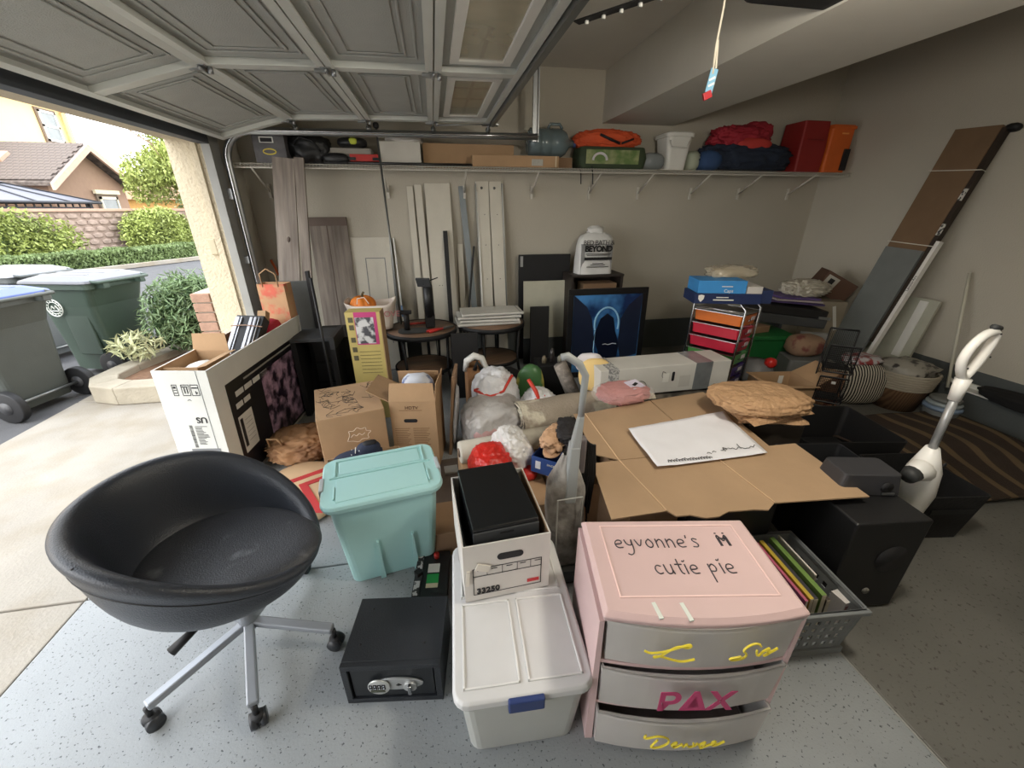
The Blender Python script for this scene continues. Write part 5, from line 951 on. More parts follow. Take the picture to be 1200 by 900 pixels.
t = T('patterned_paper_bag', 'brown and red patterned paper bag upright in the television carton', 'bag', (-1.30, 3.56, .50), R(-8)); carton(t, .21, .12, .60, M((190, 150, 112), .8, c2=(206, 104, 84), s2=9, t2=(.5, .62), var=.15), .003); b = B(); b.tube([(-.06, -.06, .58), (-.06, -.065, .68), (0, -.07, .72), (.06, -.065, .68), (.06, -.06, .58)], .005, 6); b.obj('handle', KRAFT, t)
# kraft bags on the floor left
t = T('crumpled_kraft_bag', 'crumpled kraft paper bag lying on the floor by the television carton', 'bag', (-1.06, 2.72, 0), R(5)); B().blob((0, 0, .09), (.42, .42, .2), 61, .24, 3, 5, flat=.25, crease=.85).obj('paper_body', M((168, 128, 92), .85, c2=(110, 76, 54), s2=6, t2=(.5, .7)), t); B().tube([(-.16, -.12, .16), (-.15, -.16, .24), (-.09, -.17, .24), (-.08, -.12, .16)], .008, 6).obj('handle', KRAFT, t)
t = T('chevron_bag', 'tan paper bag with red chevron stripes flat on the floor beside the teal tote', 'bag', (-.93, 2.22, 0), R(-12)); B().blob((0, 0, .03), (.55, .62, .1), 62, .05, 2, 4, flat=.3).obj('paper_body', M((206, 176, 140), .8, var=.08), t)
b = B()
for k in range(2):
    o_ = .02 + k * .13
    b.hexa([(-.16 + o_, .0, .07), (-.10 + o_, .0, .07), (.10 + o_, -.22, .062), (.04 + o_, -.22, .062)], [(-.16 + o_, .0, .084), (-.10 + o_, .0, .084), (.10 + o_, -.22, .078), (.04 + o_, -.22, .078)])
    b.hexa([(-.16 + o_, .0, .07), (-.10 + o_, .0, .07), (.10 + o_, .18, .062), (.04 + o_, .18, .062)][::-1], [(-.16 + o_, .0, .084), (-.10 + o_, .0, .084), (.10 + o_, .18, .078), (.04 + o_, .18, .078)][::-1])
b.obj('chevron_stripe', M((186, 58, 60), .7), t)
t = T('lower_carton', 'plain brown carton under the leaf scribbled carton', 'box', (-.68, 2.66, 0), R(14)); B().bb(-.19, .18, -.2, .2, 0, .148).obj('carton_body', KRAFTD, t, bevel=.003)
t = T('scribbled_carton', 'brown carton with black leaf drawings on its top and a pale badge', 'box', (-.655, 2.58, .15), R(15)); B().bb(-.20, .20, -.25, .25, 0, .33).obj('carton_body', KRAFT, t, bevel=.004)
r = random.Random(11); ls = []
for k in range(26):
    x, y = r.uniform(-.17, .15), r.uniform(-.22, .2); a0 = r.uniform(0, 6.28)
    for j in range(3): a = a0 + j * .9; ls.append([(x, y), (x + .03 * math.cos(a) - .01, y + .03 * math.sin(a)), (x + .065 * math.cos(a + .3), y + .065 * math.sin(a + .3))])
ls = [[(max(-.19, min(.19, p[0])), max(-.24, min(.24, p[1]))) for p in l] for l in ls]
strokes(ls, (0, 0, .3305), (1, 0, 0), (0, 1, 0), 1, INK, t, .0014, 'drawing')
strokes([[(-.06, -.02), (-.04, .02), (-.05, .045), (-.02, .035), (.0, .06), (.02, .04), (.05, .05), (.045, .025), (.08, .02), (.05, .0), (.06, -.03), (.02, -.02), (0, -.04), (-.03, -.025), (-.06, -.02)], [(-.04, 0), (-.02, .02), (-.01, .0), (.01, .02), (.02, 0), (.04, .015)]], (.02, -.251, .17), (1, 0, 0), (0, 0, 1), 1.1, M((226, 206, 184), .7), t, .0025, 'badge')
t = T('navy_shoe', 'dark navy sneaker with white sole lying behind the teal tote', 'shoe', (-.53, 2.11, .265), R(18)); b = B(); b.blob((0, 0, .05), (.28, .1, .09), 3, .05, 1.5, 3, flat=.1); b.blob((.06, 0, .085), (.14, .09, .09), 5, .05, 2, 3); b.obj('upper', M((38, 46, 68), .8, bump=.3), t); b = B(); b.blob((0, 0, .012), (.30, .11, .04), 4, .03, 1, 3); b.obj('sole', M((206, 206, 200), .6), t); b = B(); b.blob((.07, 0, .125), (.085, .055, .02), 2, .02, 1, 2); b.obj('opening', INK, t)
b = B()
for k in range(3): b.tube([(-.04 + k * .022, -.03, .088 + k * .008), (-.03 + k * .022, .03, .09 + k * .008)], .003, 5)
b.obj('laces', WHITE, t)
t = T('shoe_box', 'low open brown box under the navy sneaker', 'box', (-.50, 2.11, 0), R(12)); carton(t, .42, .20, .28, KRAFT, .004); B().bb(-.20, .20, -.09, .09, .005, .26).obj('filler', M((150, 150, 150), .8), t)
# tall open carton
t = T('tall_open_carton', 'tall brown open carton with hand hole and printed lines, flaps raised', 'box', (-.20, 2.56, 0), R(-9)); carton(t, .30, .30, .50, KRAFT, .005, [('f', 75, .12), ('l', 152, .16), ('b', 70, .12), ('r', 95, .12)])
y = -.1508; b = B(); b.prism(rrect(.09, .026, .013, 5), 0, .001, Matrix.Translation((-.02, y, .36)) @ Matrix.Rotation(PI / 2, 4, 'X')); b.obj('hand_hole', INK, t); b = B()
for k in range(10):
    for x0, x1 in ((-.13, -.03), (-.01, .1)): b.bb(x0, x1 - .01 * (k % 3), y - .001, y, .30 - k * .014, .3035 - k * .014)
b.bb(-.09, .06, y - .001, y, .435, .438); b.obj('small_print', M((120, 88, 58), .8), t); lettering('HDTV', .032, (-.05, y - .0005, .455), (1, 0, 0), (0, 0, 1), M((90, 62, 44), .8), t)
B().bb(-.14, .14, -.14, .14, .01, .44).obj('filler', M((60, 60, 64), .8), t); t = T('blue_striped_cloth', 'blue and white cloth showing in the tall open carton', 'cloth', (-.19, 2.58, .455)); B().blob((0, 0, .08), (.22, .18, .18), 15, .2, 3, 3).obj('fabric', M((206, 210, 220), .8, c2=(70, 90, 140), s2=9, t2=(.5, .6)), t)
t = T('grey_wrapped_panel', 'thin panel in grey plastic standing right of the tall open carton', 'panel', (.015, 2.62, 0), R(-8)); t.rotation_euler.y = R(5); B().bb(-.01, .01, -.11, .14, 0, .62).obj('board', KRAFTD, t); B().blob((.022, .0, .28), (.035, .26, .46), 9, .2, 4, 3).obj('plastic_wrap', M((176, 176, 178), .3, bump=.4, bs=15), t)
# flattened brown sheets on floor centre
t = T('flattened_carton', 'dark flattened carton lying on the floor between the tote and the cream roll', 'cardboard', (-.0, 2.05, 0), R(4)); B().bb(-.13, .14, -.42, .40, .001, .008).obj('sheet', M((96, 84, 74), .85, var=.2), t); B().bb(-.03, .06, .22, .30, .008, .02).obj('white_label', M((160, 158, 150), .7), t)
t = T('brown_floor_carton', 'low brown carton behind the archive box', 'box', (-.02, 1.68, .0), R(3)); B().bb(-.10, .05, -.10, .14, .0, .15).obj('carton_body', KRAFTD, t, bevel=.002)
t = T('jump_starter', 'black battery pack with green and white stickers beside the safe', 'battery', (-.12, 1.43, .0), R(-6)); B().bb(-.09, .07, -.13, .14, 0, .05).obj('case', BLK, t, bevel=.004); B().bb(-.085, -.055, -.13, .13, .05, .056).obj('side_rail', DGREY, t)
for y0, y1 in ((-.12, -.04), (.03, .11)): B().bb(-.084, -.058, y0, y1, .056, .058).obj('silver_sticker', M((200, 200, 200), .4, c2=(40, 40, 40), s2=40, t2=(.5, .55)), t)
B().box((-.07, -.0, .065), (.03, .03, .02), rz=.7).obj('knob', BLKM, t); B().bb(-.03, .025, -.05, .0, .05, .052).obj('green_label', M((40, 160, 80), .5), t); B().bb(-.03, .025, .01, .06, .05, .052).obj('white_label', WHITE, t); B().bb(-.03, .025, -.075, -.052, .05, .052).obj('cream_label', M((220, 210, 180), .5), t); B().tube([(.005, .10, .05), (.005, .10, .075)], .013, 10).obj('red_knob', RED, t)
# cartons under the centre pile
t = T('low_carton', 'low brown carton carrying the cream roll', 'box', (.36, 2.12, 0), R(6)); B().bb(-.30, .30, -.22, .16, 0, .19).obj('carton_body', KRAFT, t, bevel=.003)
t = T('low_carton', 'low brown carton directly behind the archive box under the red bag', 'box', (.33, 1.72, 0), R(2)); B().bb(-.20, .17, -.16, .15, 0, .27).obj('carton_body', KRAFT, t, bevel=.003)
t = T('cream_roll', 'cream marbled vinyl roll lying across the low carton', 'roll', (.39, 2.18, .262), R(9)); b = B(); b.lathe([(0, -.34), (.035, -.34), (.05, -.342), (.066, -.338), (.07, -.33), (.07, .33), (0, .33)], n=24, mtx=Matrix.Rotation(PI / 2, 4, 'Y')); b.obj('roll_body', M((206, 200, 186), .6, c2=(160, 152, 140), s2=5, t2=(.5, .62)), t); B().tube([(-.346, 0, 0), (-.338, 0, 0)], .028, 14).obj('core', M((120, 100, 84), .8), t)
t = T('red_white_bag', 'red and white plastic bag slumped on the low carton', 'bag', (.27, 1.82, .272), R(10)); B().blob((-.06, 0, .085), (.24, .26, .24), 71, .18, 3.0, 5, flat=.1).obj('red_side', M((206, 44, 36), .35, var=.15, bump=2, bs=14), t); B().blob((.09, .08, .10), (.20, .28, .26), 73, .22, 3.0, 5, flat=.1).obj('white_side', M((216, 214, 212), .35, var=.08, bump=2, bs=14), t); B().blob((.14, -.05, .03), (.1, .1, .07), 74, .15, 3, 3).obj('red_corner', RED, t); B().blob((-.02, .08, .16), (.04, .03, .04), 2, .1, 2, 2).obj('blue_patch', M((120, 160, 220), .5), t)
t = T('carton_stand', 'brown carton under the blue shoe box', 'box', (.64, 1.80, 0), R(-3)); B().bb(-.12, .22, -.20, .22, 0, .33).obj('carton_body', KRAFT, t, bevel=.003)
t = T('blue_shoe_box', 'blue open shoe box with white print, tilted on the brown carton', 'box', (.60, 1.74, .335), R(-38)); t.rotation_euler.x = R(-4); carton(t, .30, .19, .095, M((44, 76, 140), .5, var=.06), .003); decal(t, 'white_print', M((230, 232, 236), .5), (.06, -.0955, .05), (1, 0, 0), (0, 0, 1), .07, .06); decal(t, 'round_logo', M((230, 232, 236), .5), (-.11, -.0955, .05), (1, 0, 0), (0, 0, 1), .03, .045); lettering('SINCE 1949', .016, (-.06, -.0965, .065), (1, 0, 0), (0, 0, 1), WHITE, t)
for k, (x, y, z, rz, c, nm) in enumerate(((.58, 1.84, .43, 60, (206, 166, 132), 'tan suede sandal lying on top of the blue shoe box'), (.66, 1.86, .45, 75, (40, 38, 40), 'black padded sandal heaped beside the tan one'), (.68, 1.72, .44, 100, (50, 48, 50), 'black strappy sandal at the right corner of the blue shoe box'))):
    t = T('sandal', nm, 'sandal', (x, y, z), R(rz)); b = B(); b.blob((0, 0, .012), (.29, .11, .03), 80 + k, .04, 1.5, 3); b.obj('sole', M((190, 150, 116) if k == 0 else (34, 32, 34), .7), t); b = B(); b.blob((.02, 0, .045), (.27, .14, .09), 83 + k, .28, 3.4, 4, crease=.9); b.blob((-.05, .02, .07), (.16, .10, .07), 93 + k, .3, 3.4, 4, crease=.9); b.obj('upper', M(c, .7, var=.1), t); B().tube([(-.05, -.045, .02), (-.06, -.02, .06), (-.06, .02, .06), (-.05, .045, .02)], .01, 6).obj('strap', M(c, .7, var=.1), t)
# bags behind
TB = M((184, 180, 176), .32, var=.14, vs=5, bump=2.5, bs=9, c2=(150, 144, 140), s2=4, t2=(.4, .6)); WB_ = M((222, 222, 224), .35, var=.06, bump=3, bs=10)
t = T('grey_trash_bag', 'greyish translucent trash bag with pinkish patch lying behind the cream roll', 'bag', (.33, 2.56, 0)); B().blob((0, 0, .20), (.48, .44, .42), 91, .15, 2.8, 5, flat=.15).obj('bag_body', TB, t); B().blob((-.06, -.14, .22), (.22, .16, .14), 92, .12, 3, 3).obj('pink_contents', M((190, 150, 146), .5), t)
t = T('white_tied_bag', 'white bag with red drawstring tied on top of the grey trash bag', 'bag', (.38, 2.84, .0)); b = B(); b.blob((0, 0, .26), (.36, .36, .54), 95, .16, 3, 5, flat=.1); b.obj('bag_body', WB_, t); RT = M((204, 62, 48), .5)
b = B(); b.tube([(-.17, -.10, .40), (-.06, -.17, .37), (.04, -.16, .40), (.12, -.10, .50)], .011, 6); b.tube([(-.17, -.10, .40), (-.08, -.12, .43), (.03, -.15, .39)], .009, 6); b.obj('drawstring', RT, t)
t = T('white_tied_bag', 'second white bag with red tie, right of the drawstring bag', 'bag', (.70, 2.66, .0)); b = B(); b.blob((0, 0, .19), (.32, .38, .38), 98, .18, 3.2, 5, flat=.1); b.blob((-.03, -.03, .38), (.09, .09, .1), 99, .2, 3, 3); b.obj('bag_body', WB_, t); b = B(); b.tube([(-.10, -.02, .50), (-.05, -.06, .42), (-.02, -.1, .33)], [.014, .016, .01], 6); b.tube([(-.06, -.08, .36), (.0, -.085, .37), (.03, -.04, .38)], .008, 6); b.obj('red_tie', RT, t)
t = T('green_snack_bag', 'green and yellow foil bag standing behind the white bags', 'bag', (.70, 3.0, .0), R(-20)); B().blob((0, 0, .24), (.24, .12, .48), 33, .08, 2.5, 3).obj('foil', M((70, 110, 66), .35, c2=(216, 196, 96), s2=2.5, t2=(.52, .56)), t)
t = T('teal_bag', 'dark bag with teal trim slumped behind the paper grocery bag', 'bag', (.55, 3.28, 0)); B().blob((0, 0, .16), (.44, .36, .34), 35, .16, 2.8, 3, flat=.1).obj('fabric', BLKM, t); B().tube([(-.15, -.14, .28), (-.05, -.17, .25), (.05, -.17, .20), (.14, -.15, .18)], .018, 6).obj('trim', M((60, 150, 140), .6), t)
t = T('paper_grocery_bag', 'brown paper grocery bag with white towel and dark handle on top', 'bag', (.27, 3.18, 0), R(6)); carton(t, .18, .16, .44, M((166, 124, 86), .85, c2=(130, 90, 60), s2=5, t2=(.5, .65)), .004); B().bb(-.08, .08, -.07, .07, .01, .3).obj('filler', BLKM, t); b = B(); b.tube([(-.10, -.02, .40), (-.09, -.06, .50), (-.03, -.08, .545), (.03, -.08, .52), (.07, -.09, .42), (.08, -.10, .30)], [.02, .028, .03, .028, .022, .015], 8); b.obj('towel', WHITE, t); B().tube([(-.03, -.08, .42), (-.01, -.09, .49), (.03, -.09, .42)], .02, 8).obj('dark_handle', BLKM, t)
t = T('patterned_rug_roll', 'rolled taupe rug with pale vein pattern lying behind the sandals', 'rug', (1.0, 2.50, .30), R(8)); RU = M((160, 148, 132), .95, c2=(204, 196, 176), s2=5, t2=(.56, .62), kind='noise', bump=.8, bs=60, var=.15)
b = B()
def rg(u, v):
    a = 2 * PI * u; n_ = .012 * noise.noise(Vector((v * 5, math.cos(a), math.sin(a)))); return (-.52 + 1.04 * v, (.145 + n_) * math.cos(a), .005 + (.105 + n_) * math.sin(a))
b.grid(rg, 30, 30, wrapu=True); b.obj('roll_body', RU, t)
sp2 = [( -.52, .14 * (1 - k / 40) * math.cos(k * .55), .005 + .10 * (1 - k / 40) * math.sin(k * .55)) for k in range(34)]; B().tube(sp2, .008, 5).obj('roll_end', RU, t); B().bb(-.5, .5, -.10, .10, -.30, -.09).obj('carton_support', KRAFTD, t)
t = T('grey_rolled_mat', 'small grey rolled mat standing tilted behind the patterned rug', 'mat', (1.02, 2.86, 0), 0); b = B(); b.tube([(.12, 0, .0), (.0, .02, .28), (-.10, .04, .50)], [.06, .06, .055], 12); b.obj('roll_body', M((134, 126, 118), .9, c2=(160, 150, 140), s2=20, t2=(.5, .6)), t)
t = T('small_black_stool', 'small dark box with glass and metal bits on it behind the snack bag', 'box', (1.02, 3.42, 0)); B().bb(-.16, .14, -.12, .12, 0, .33).obj('box_body', BLKM, t, bevel=.003)
for k, (x, h) in enumerate(((-.1, .07), (-.02, .13), (.05, .06), (.1, .05))): B().lathe([(0, 0), (.022, 0), (.024, h * .6), (.012, h), (0, h)], (x, -.03 + .02 * (k % 2), .33), 10).obj('bottle', M(((120, 110, 90), (60, 56, 54), (150, 146, 130), (110, 90, 70))[k], .3), t)
t = T('yellow_envelope', 'padded yellow envelope package standing against the long white carton', 'package', (1.10, 2.58, .40), R(-8)); t.rotation_euler.x = R(-12); B().blob((0, 0, .115), (.25, .08, .25), 44, .05, 2, 3).obj('envelope', M((226, 196, 132), .7, var=.06), t); B().blob((-.04, .03, .20), (.2, .06, .16), 45, .12, 3, 3).obj('plastic_sleeve', M((214, 210, 214), .3), t)
# ================================================================= long white carton on support
t = T('storage_chest', 'dark chest under the long white carton', 'chest', (1.66, 2.62, 0), R(2)); B().bb(-.40, .38, -.02, .30, 0, .37).obj('chest_body', BLKM, t, bevel=.004); B().bb(-.2, .42, -.12, -.03, 0, .36).obj('wrapped_edge', M((150, 142, 130), .4, c2=(80, 76, 70), s2=9, t2=(.4, .6)), t)
t = T('long_white_carton', 'long white taped carton lying in front of the poster', 'box', (1.64, 2.60, .385), R(2)); WC = M((206, 204, 198), .6, var=.05, vs=6); B().bb(-.56, .50, -.12, .13, 0, .215).obj('carton_body', WC, t, bevel=.004)
for x0, x1, nm, m in ((-.50, -.42, 'printed_tape', M((130, 130, 130), .6, c2=(190, 190, 188), s2=60, t2=(.48, .52))), (.20, .34, 'grey_tape', M((134, 138, 140), .25, .3, var=.2, vs=14))): B().bb(x0, x1, -.1225, .1325, -.002, .2175).obj(nm, m, t)
y = -.1212; strokes([[(math.cos(2 * PI * k / 16), math.sin(2 * PI * k / 16)) for k in range(17)]], (-.24, y, .06), (1, 0, 0), (0, 0, 1), .05, INK, t, .0022, 'round_mark'); B().box((-.24, y - .001, .06), (.03, .002, .05), ry=.5).obj('logo_figure', INK, t)
B().prism(rrect(.022, .075, .01, 4), 0, .001, Matrix.Translation((.02, y, .125)) @ Matrix.Rotation(PI / 2, 4, 'X')).obj('hand_hole', INK, t); strokes([[(-.01, .04), (-.015, 0), (.01, -.02), (.018, .03), (-.01, .04)]], (-.06, y, .13), (1, 0, 0), (0, 0, 1), 1, INK, t, .002, 'hook_mark'); B().box((-.04, y - .001, .12), (.05, .002, .07)).obj('paper_patch', WHITE, t); B().box((.12, y - .001, .08), (.09, .002, .09)).obj('pale_label', M((190, 188, 182), .6), t)
# pink bag
t = T('pink_plush_package', 'clear bag of pink fabric with a white label on the cardboard edge', 'package', (1.10, 2.13, .552), R(8)); B().blob((0, 0, .035), (.34, .24, .10), 64, .2, 3, 5, flat=.1, crease=.8).obj('fabric', M((186, 120, 116), .7, var=.12, bump=.4), t); B().box((.07, -.01, .085), (.10, .09, .003), rz=.2, rx=.15).obj('label', M((216, 208, 226), .5), t); B().box((.07, -.015, .088), (.05, .02, .002), rz=.6, rx=.15).obj('label_print', INK, t); B().blob((-.02, -.02, .05), (.40, .27, .08), 65, .08, 3, 3, flat=.3).obj('plastic_sleeve', M((220, 214, 214), .08, alpha=.16), t)
# ================================================================= cardboard sheet, paper, paper bags
t = T('cardboard_sheet', 'large unfolded brown cardboard sheet laid flat over the black cases', 'cardboard', (1.2, 1.55, .532)); CB = M((166, 138, 108), .85, var=.10, vs=3, bump=.2, bs=30)
def panel(pts, z0=0, nm='panel'):
    b = B(); n = len(pts); b.add([(x - 1.2, y - 1.55, z0 + dz) for x, y, dz in pts] + [(x - 1.2, y - 1.55, z0 + dz + .006) for x, y, dz in pts], [tuple(range(n))[::-1], tuple(range(n, 2 * n))] + [(i, (i + 1) % n, n + (i + 1) % n, n + i) for i in range(n)]); return b.obj(nm, CB, t)
r = random.Random(2); torn = [(.84, 1.135, 0)] + [(.86 + .055 * k, 1.085 + r.uniform(-.012, .016) - .002 * k, 0) for k in range(8)] + [(1.30, 1.10, 0)]
panel(torn + [(1.262, 1.49, .002), (.80, 1.50, 0)]); panel([(.60, 1.13, -.0), (.836, 1.135, 0), (.797, 1.50, 0), (.66, 1.50, 0)]); panel([(1.305, 1.10, 0), (1.72, 1.06, .004), (1.75, 1.475, .004), (1.267, 1.49, .002)]); panel([(.70, 1.56, .006), (.796, 1.505, 0), (.80, 1.98, 0), (.73, 1.99, .004)]); panel([(.80, 1.505, 0), (1.262, 1.495, .002), (1.25, 2.06, .012), (.80, 1.985, .002)]); panel([(1.266, 1.495, .002), (1.60, 1.48, .004), (1.66, 2.12, .01), (1.255, 2.06, .012)])
b = B(); b.tube([(.838 - 1.2, 1.135 - 1.55, .008), (.797 - 1.2, 1.5 - 1.55, .008), (.798 - 1.2, 1.98 - 1.55, .01)], .003, 5); b.tube([(1.302 - 1.2, 1.10 - 1.55, .008), (1.264 - 1.2, 1.49 - 1.55, .01)], .0022, 5); b.obj('crease', M((206, 176, 140), .85), t)
t = T('support_carton', 'brown carton holding up the left part of the cardboard sheet', 'box', (.86, 1.62, 0)); B().bb(-.10, .14, -.35, .35, 0, .525).obj('carton_body', KRAFTD, t)
t = T('support_chest', 'dark chest holding up the back of the cardboard sheet', 'chest', (1.36, 1.92, 0)); B().bb(-.3, .3, -.2, .2, 0, .528).obj('chest_body', BLKM, t)
t = T('white_poster_paper', 'white drawing paper with handwriting lying on the cardboard sheet', 'paper', (1.25, 1.58, .549), R(-2)); b = B()
P4 = [(-.31, -.20), (.28, -.165), (.33, .245), (-.305, .14)]
def pf(u, v):
    x = (P4[0][0] * (1 - u) + P4[1][0] * u) * (1 - v) + (P4[3][0] * (1 - u) + P4[2][0] * u) * v; y = (P4[0][1] * (1 - u) + P4[1][1] * u) * (1 - v) + (P4[3][1] * (1 - u) + P4[2][1] * u) * v
    z = .006 + .008 * abs(noise.noise(Vector((x * 6, y * 6, 1)))) + .02 * max(0, .18 - abs(u)) * (1 - v) * 3 * .5 + (.012 if v > .8 else 0) * (v - .8) * 5; return (x, y, z)
b.grid(pf, 24, 18, smooth=True); b.obj('sheet', M((226, 226, 232), .7, var=.03, vs=8), t, solid=.001)
r = random.Random(9); ls = [[(-.24 + k * .014, -.175), (-.235 + k * .014, -.155 + r.uniform(-.005, .008)), (-.225 + k * .014, -.17)] for k in range(16)]; x = .06; cur = []
while x < .27: cur.append((x, -.115 + r.uniform(-.012, .016))); x += .010
ls.append(cur); ls += [[(.08, -.13), (.085, -.09), (.095, -.12)], [(.17, -.12), (.175, -.08)], [(-.02, -.135), (-.01, -.125), (.0, -.14)], [(.01, -.13), (.02, -.12), (.03, -.13)]]
strokes(ls, (0, 0, .016), (1, 0, 0), (0, 1, .02), 1, INK, t, .0016)
for k, (z, sx, sy, rz) in enumerate(((.0, .38, .26, -18), (.035, .44, .30, 4), (.075, .50, .36, -8))):
    t = T('folded_paper_bag', ('crumpled kraft paper bag at the bottom of the folded pile', 'kraft paper bag in the middle of the folded pile', 'kraft paper bag on top of the folded pile beside the white paper')[k], 'bag', (1.80 - .012 * k, 1.76, .545 + z), R(rz), 'folded kraft paper bags')
    b = B()
    def sg(u, v, sgn):
        x = (u - .5) * sx; y = (v - .5) * sy * (1 - .25 * (u - .5)); e = min(u, 1 - u, v, 1 - v) * 2; q = 1 - (1 - min(1, e * 2.5)) ** 2; n_ = 1 - 2 * abs(noise.noise(Vector((x * 11 + k * 9, y * 22, .3)))); n2 = noise.noise(Vector((x * 30, y * 30, k)))
        return (x + .02 * noise.noise(Vector((v * 3, k, 0))), y + .02 * noise.noise(Vector((u * 3, k, 5))), .02 + sgn * (.018 * q + (.011 * n_ + .006 * n2) * min(1, e * 4)))
    if k < 2: b.grid(lambda u, v: sg(u, v, 1), 30, 24); b.grid(lambda u, v: sg(1 - u, v, -1), 20, 14)
    else: b.blob((-.02, .02, .035), (.54, .38, .12), 77, .10, 2.6, 5, flat=.3, crease=.9)
    b.obj('paper_body', M((178, 142, 106), .85, var=.08, bump=3, bs=16), t)
t = T('dark_support_case', 'dark case under the kraft paper bag pile', 'case', (1.86, 1.84, 0), R(-5)); B().bb(-.18, .16, -.16, .2, 0, .535).obj('case_body', M((60, 52, 44), .7, var=.2), t, bevel=.004)
# ================================================================= rainbow drawer cart
t = T('rolling_drawer_cart', 'chrome rolling cart with orange, red, green and purple drawers', 'drawer unit', (2.30, 2.90, .035), R(32)); t.rotation_euler.y = R(4); CWd, CDp, CHt = .34, .40, .93
b = B()
for s_ in (-1, 1): x = s_ * CWd / 2; b.tube([(x, -CDp / 2, 0), (x, -CDp / 2, CHt - .05), (x, -CDp / 2 + .05, CHt), (x, CDp / 2 - .05, CHt), (x, CDp / 2, CHt - .05), (x, CDp / 2, 0)], .009, 8); b.tube([(x, -CDp / 2, CHt - .07), (x, CDp / 2, CHt - .07)], .006, 6)
b.tube([(-CWd / 2, CDp / 2, .05), (CWd / 2, CDp / 2, .05)], .008, 6); b.tube([(-CWd / 2, -CDp / 2, .04), (CWd / 2, -CDp / 2, .04)], .008, 6); b.obj('frame', CHROME, t)
B().bb(-CWd / 2 + .01, CWd / 2 - .01, -CDp / 2, CDp / 2, CHt - .085, CHt - .075).obj('top_panel', M((120, 116, 108), .5), t)
for k, c in enumerate(((206, 108, 40), (184, 34, 56), (176, 28, 54), (70, 140, 66), (70, 44, 120), (56, 40, 96), (60, 60, 64))):
    z = CHt - .18 - k * .108; dr = shell(CWd - .04, CDp - .03, CWd - .02, CDp - .01, .085, .02, .004, zb=.0).obj('drawer', M(c, .35, var=.08), t); dr.location = (0, 0, z)
    B().box((.05, -CDp / 2 + .001, .055), (.075, .004, .03)).obj('label', M((206, 200, 206), .5), dr); B().box((-.04, -CDp / 2 - .002, .045), (.03, .012, .012)).obj('pull', CHROME, dr, bevel=.002); B().bb(-CWd / 2 + .04, CWd / 2 - .04, -CDp / 2 + .03, CDp / 2 - .03, .006, .06).obj('contents', M((90, 70, 70), .8), dr); b = B()
    for s_ in (-1, 1): b.tube([(s_ * CWd / 2, -CDp / 2, .086), (s_ * CWd / 2, CDp / 2, .086)], .004, 5)
    b.obj('runner', CHROME, dr)
for sx in (-1, 1):
    for sy in (-1, 1): B().tube([(sx * CWd / 2 - .01, sy * CDp / 2, -.008), (sx * CWd / 2 + .01, sy * CDp / 2, -.008)], .024, 12).obj('castor', BLKM, t)
t = T('blue_supply_box', 'bright blue over navy carton of supplies on top of the rolling cart', 'box', (2.22, 2.80, .985), R(-15)); B().bb(-.29, .20, -.13, .12, .0, .075).obj('navy_base', M((30, 44, 84), .5), t, bevel=.002); B().bb(-.27, .08, -.12, .12, .076, .17).obj('blue_lid', M((60, 140, 206), .5), t, bevel=.002); B().bb(.09, .20, -.12, .12, .076, .13).obj('grey_packs', M((190, 186, 182), .6), t, bevel=.004); B().bb(.21, .29, -.10, .11, .0, .10).obj('navy_side_box', M((34, 48, 86), .5), t, bevel=.002)
y = -.1308; sh_ = [(0, .028), (.022, .022), (.02, -.005), (0, -.028), (-.02, -.005), (-.022, .022)]; B().prism([(x - .24, z + .040) for x, z in sh_], 0, .001, Matrix.Translation((0, y, 0)) @ Matrix.Rotation(PI / 2, 4, 'X')).obj('shield_badge', WHITE, t); b = B(); b.bb(-.13, -.04, y - .001, y, .045, .052); b.bb(-.15, .0, y - .001, y, .025, .034); b.bb(-.10, -.02, y + .009, y + .0105, .125, .131); b.obj('small_print', WHITE, t); lettering('Caps', .034, (-.08, y + .0095, .095), (1, 0, 0), (0, 0, 1), WHITE, t)
t = T('clear_plastic_bag', 'crinkled clear plastic bag bulging above the blue supply carton', 'bag', (2.32, 2.93, 1.165)); B().blob((0, 0, .02), (.42, .24, .11), 75, .25, 4, 4, flat=.2).obj('plastic', M((200, 190, 168), .12, alpha=.45, bump=.6, bs=20), t); B().blob((-.04, 0, .01), (.26, .16, .07), 76, .2, 3, 3).obj('contents', M((196, 180, 150), .7), t)
# ================================================================= right back pile
t = T('green_tote', 'dark green plastic tote on the floor behind the rolling cart', 'storage bin', (3.02, 3.42, 0), R(-10)); b = B(); loft(b, [ring(.56, .40, .04, .0), ring(.66, .48, .04, .50)]); loft(b, [ring(.70, .52, .04, .50), ring(.70, .52, .04, .54)]); b.obj('tub', M((30, 104, 52), .5, var=.12), t, bevel=.005)
t = T('brown_flat_carton', 'open brown carton lid on top of the green tote', 'box', (2.92, 3.40, .545), R(10)); B().bb(-.2, .2, -.16, .16, 0, .06).obj('carton_body', KRAFTD, t)
t = T('black_monitor', 'flat black device lying on the green tote', 'monitor', (3.40, 3.42, .61), R(-14)); t.rotation_euler.y = R(6); B().bb(-.34, .30, -.2, .22, 0, .09).obj('lower_case', M((60, 62, 64), .5), t, bevel=.01); B().bb(-.36, .28, -.2, .22, .09, .17).obj('upper_case', BLKM, t, bevel=.01); B().bb(.20, .31, -.21, -.19, .09, .115).obj('grey_strip', STEEL, t)
t = T('purple_folder', 'purple edged folders and papers piled on the flat black device', 'folder', (3.44, 3.44, .80), R(-16)); t.rotation_euler.y = R(4)
for k, c in enumerate(((66, 50, 96), (170, 160, 160), (90, 70, 130))): B().box((0, .01 * k, .012 + k * .02), (.5 - .04 * k, .32, .016), rz=.1 * k).obj('folder_sheet', M(c, .6), t)
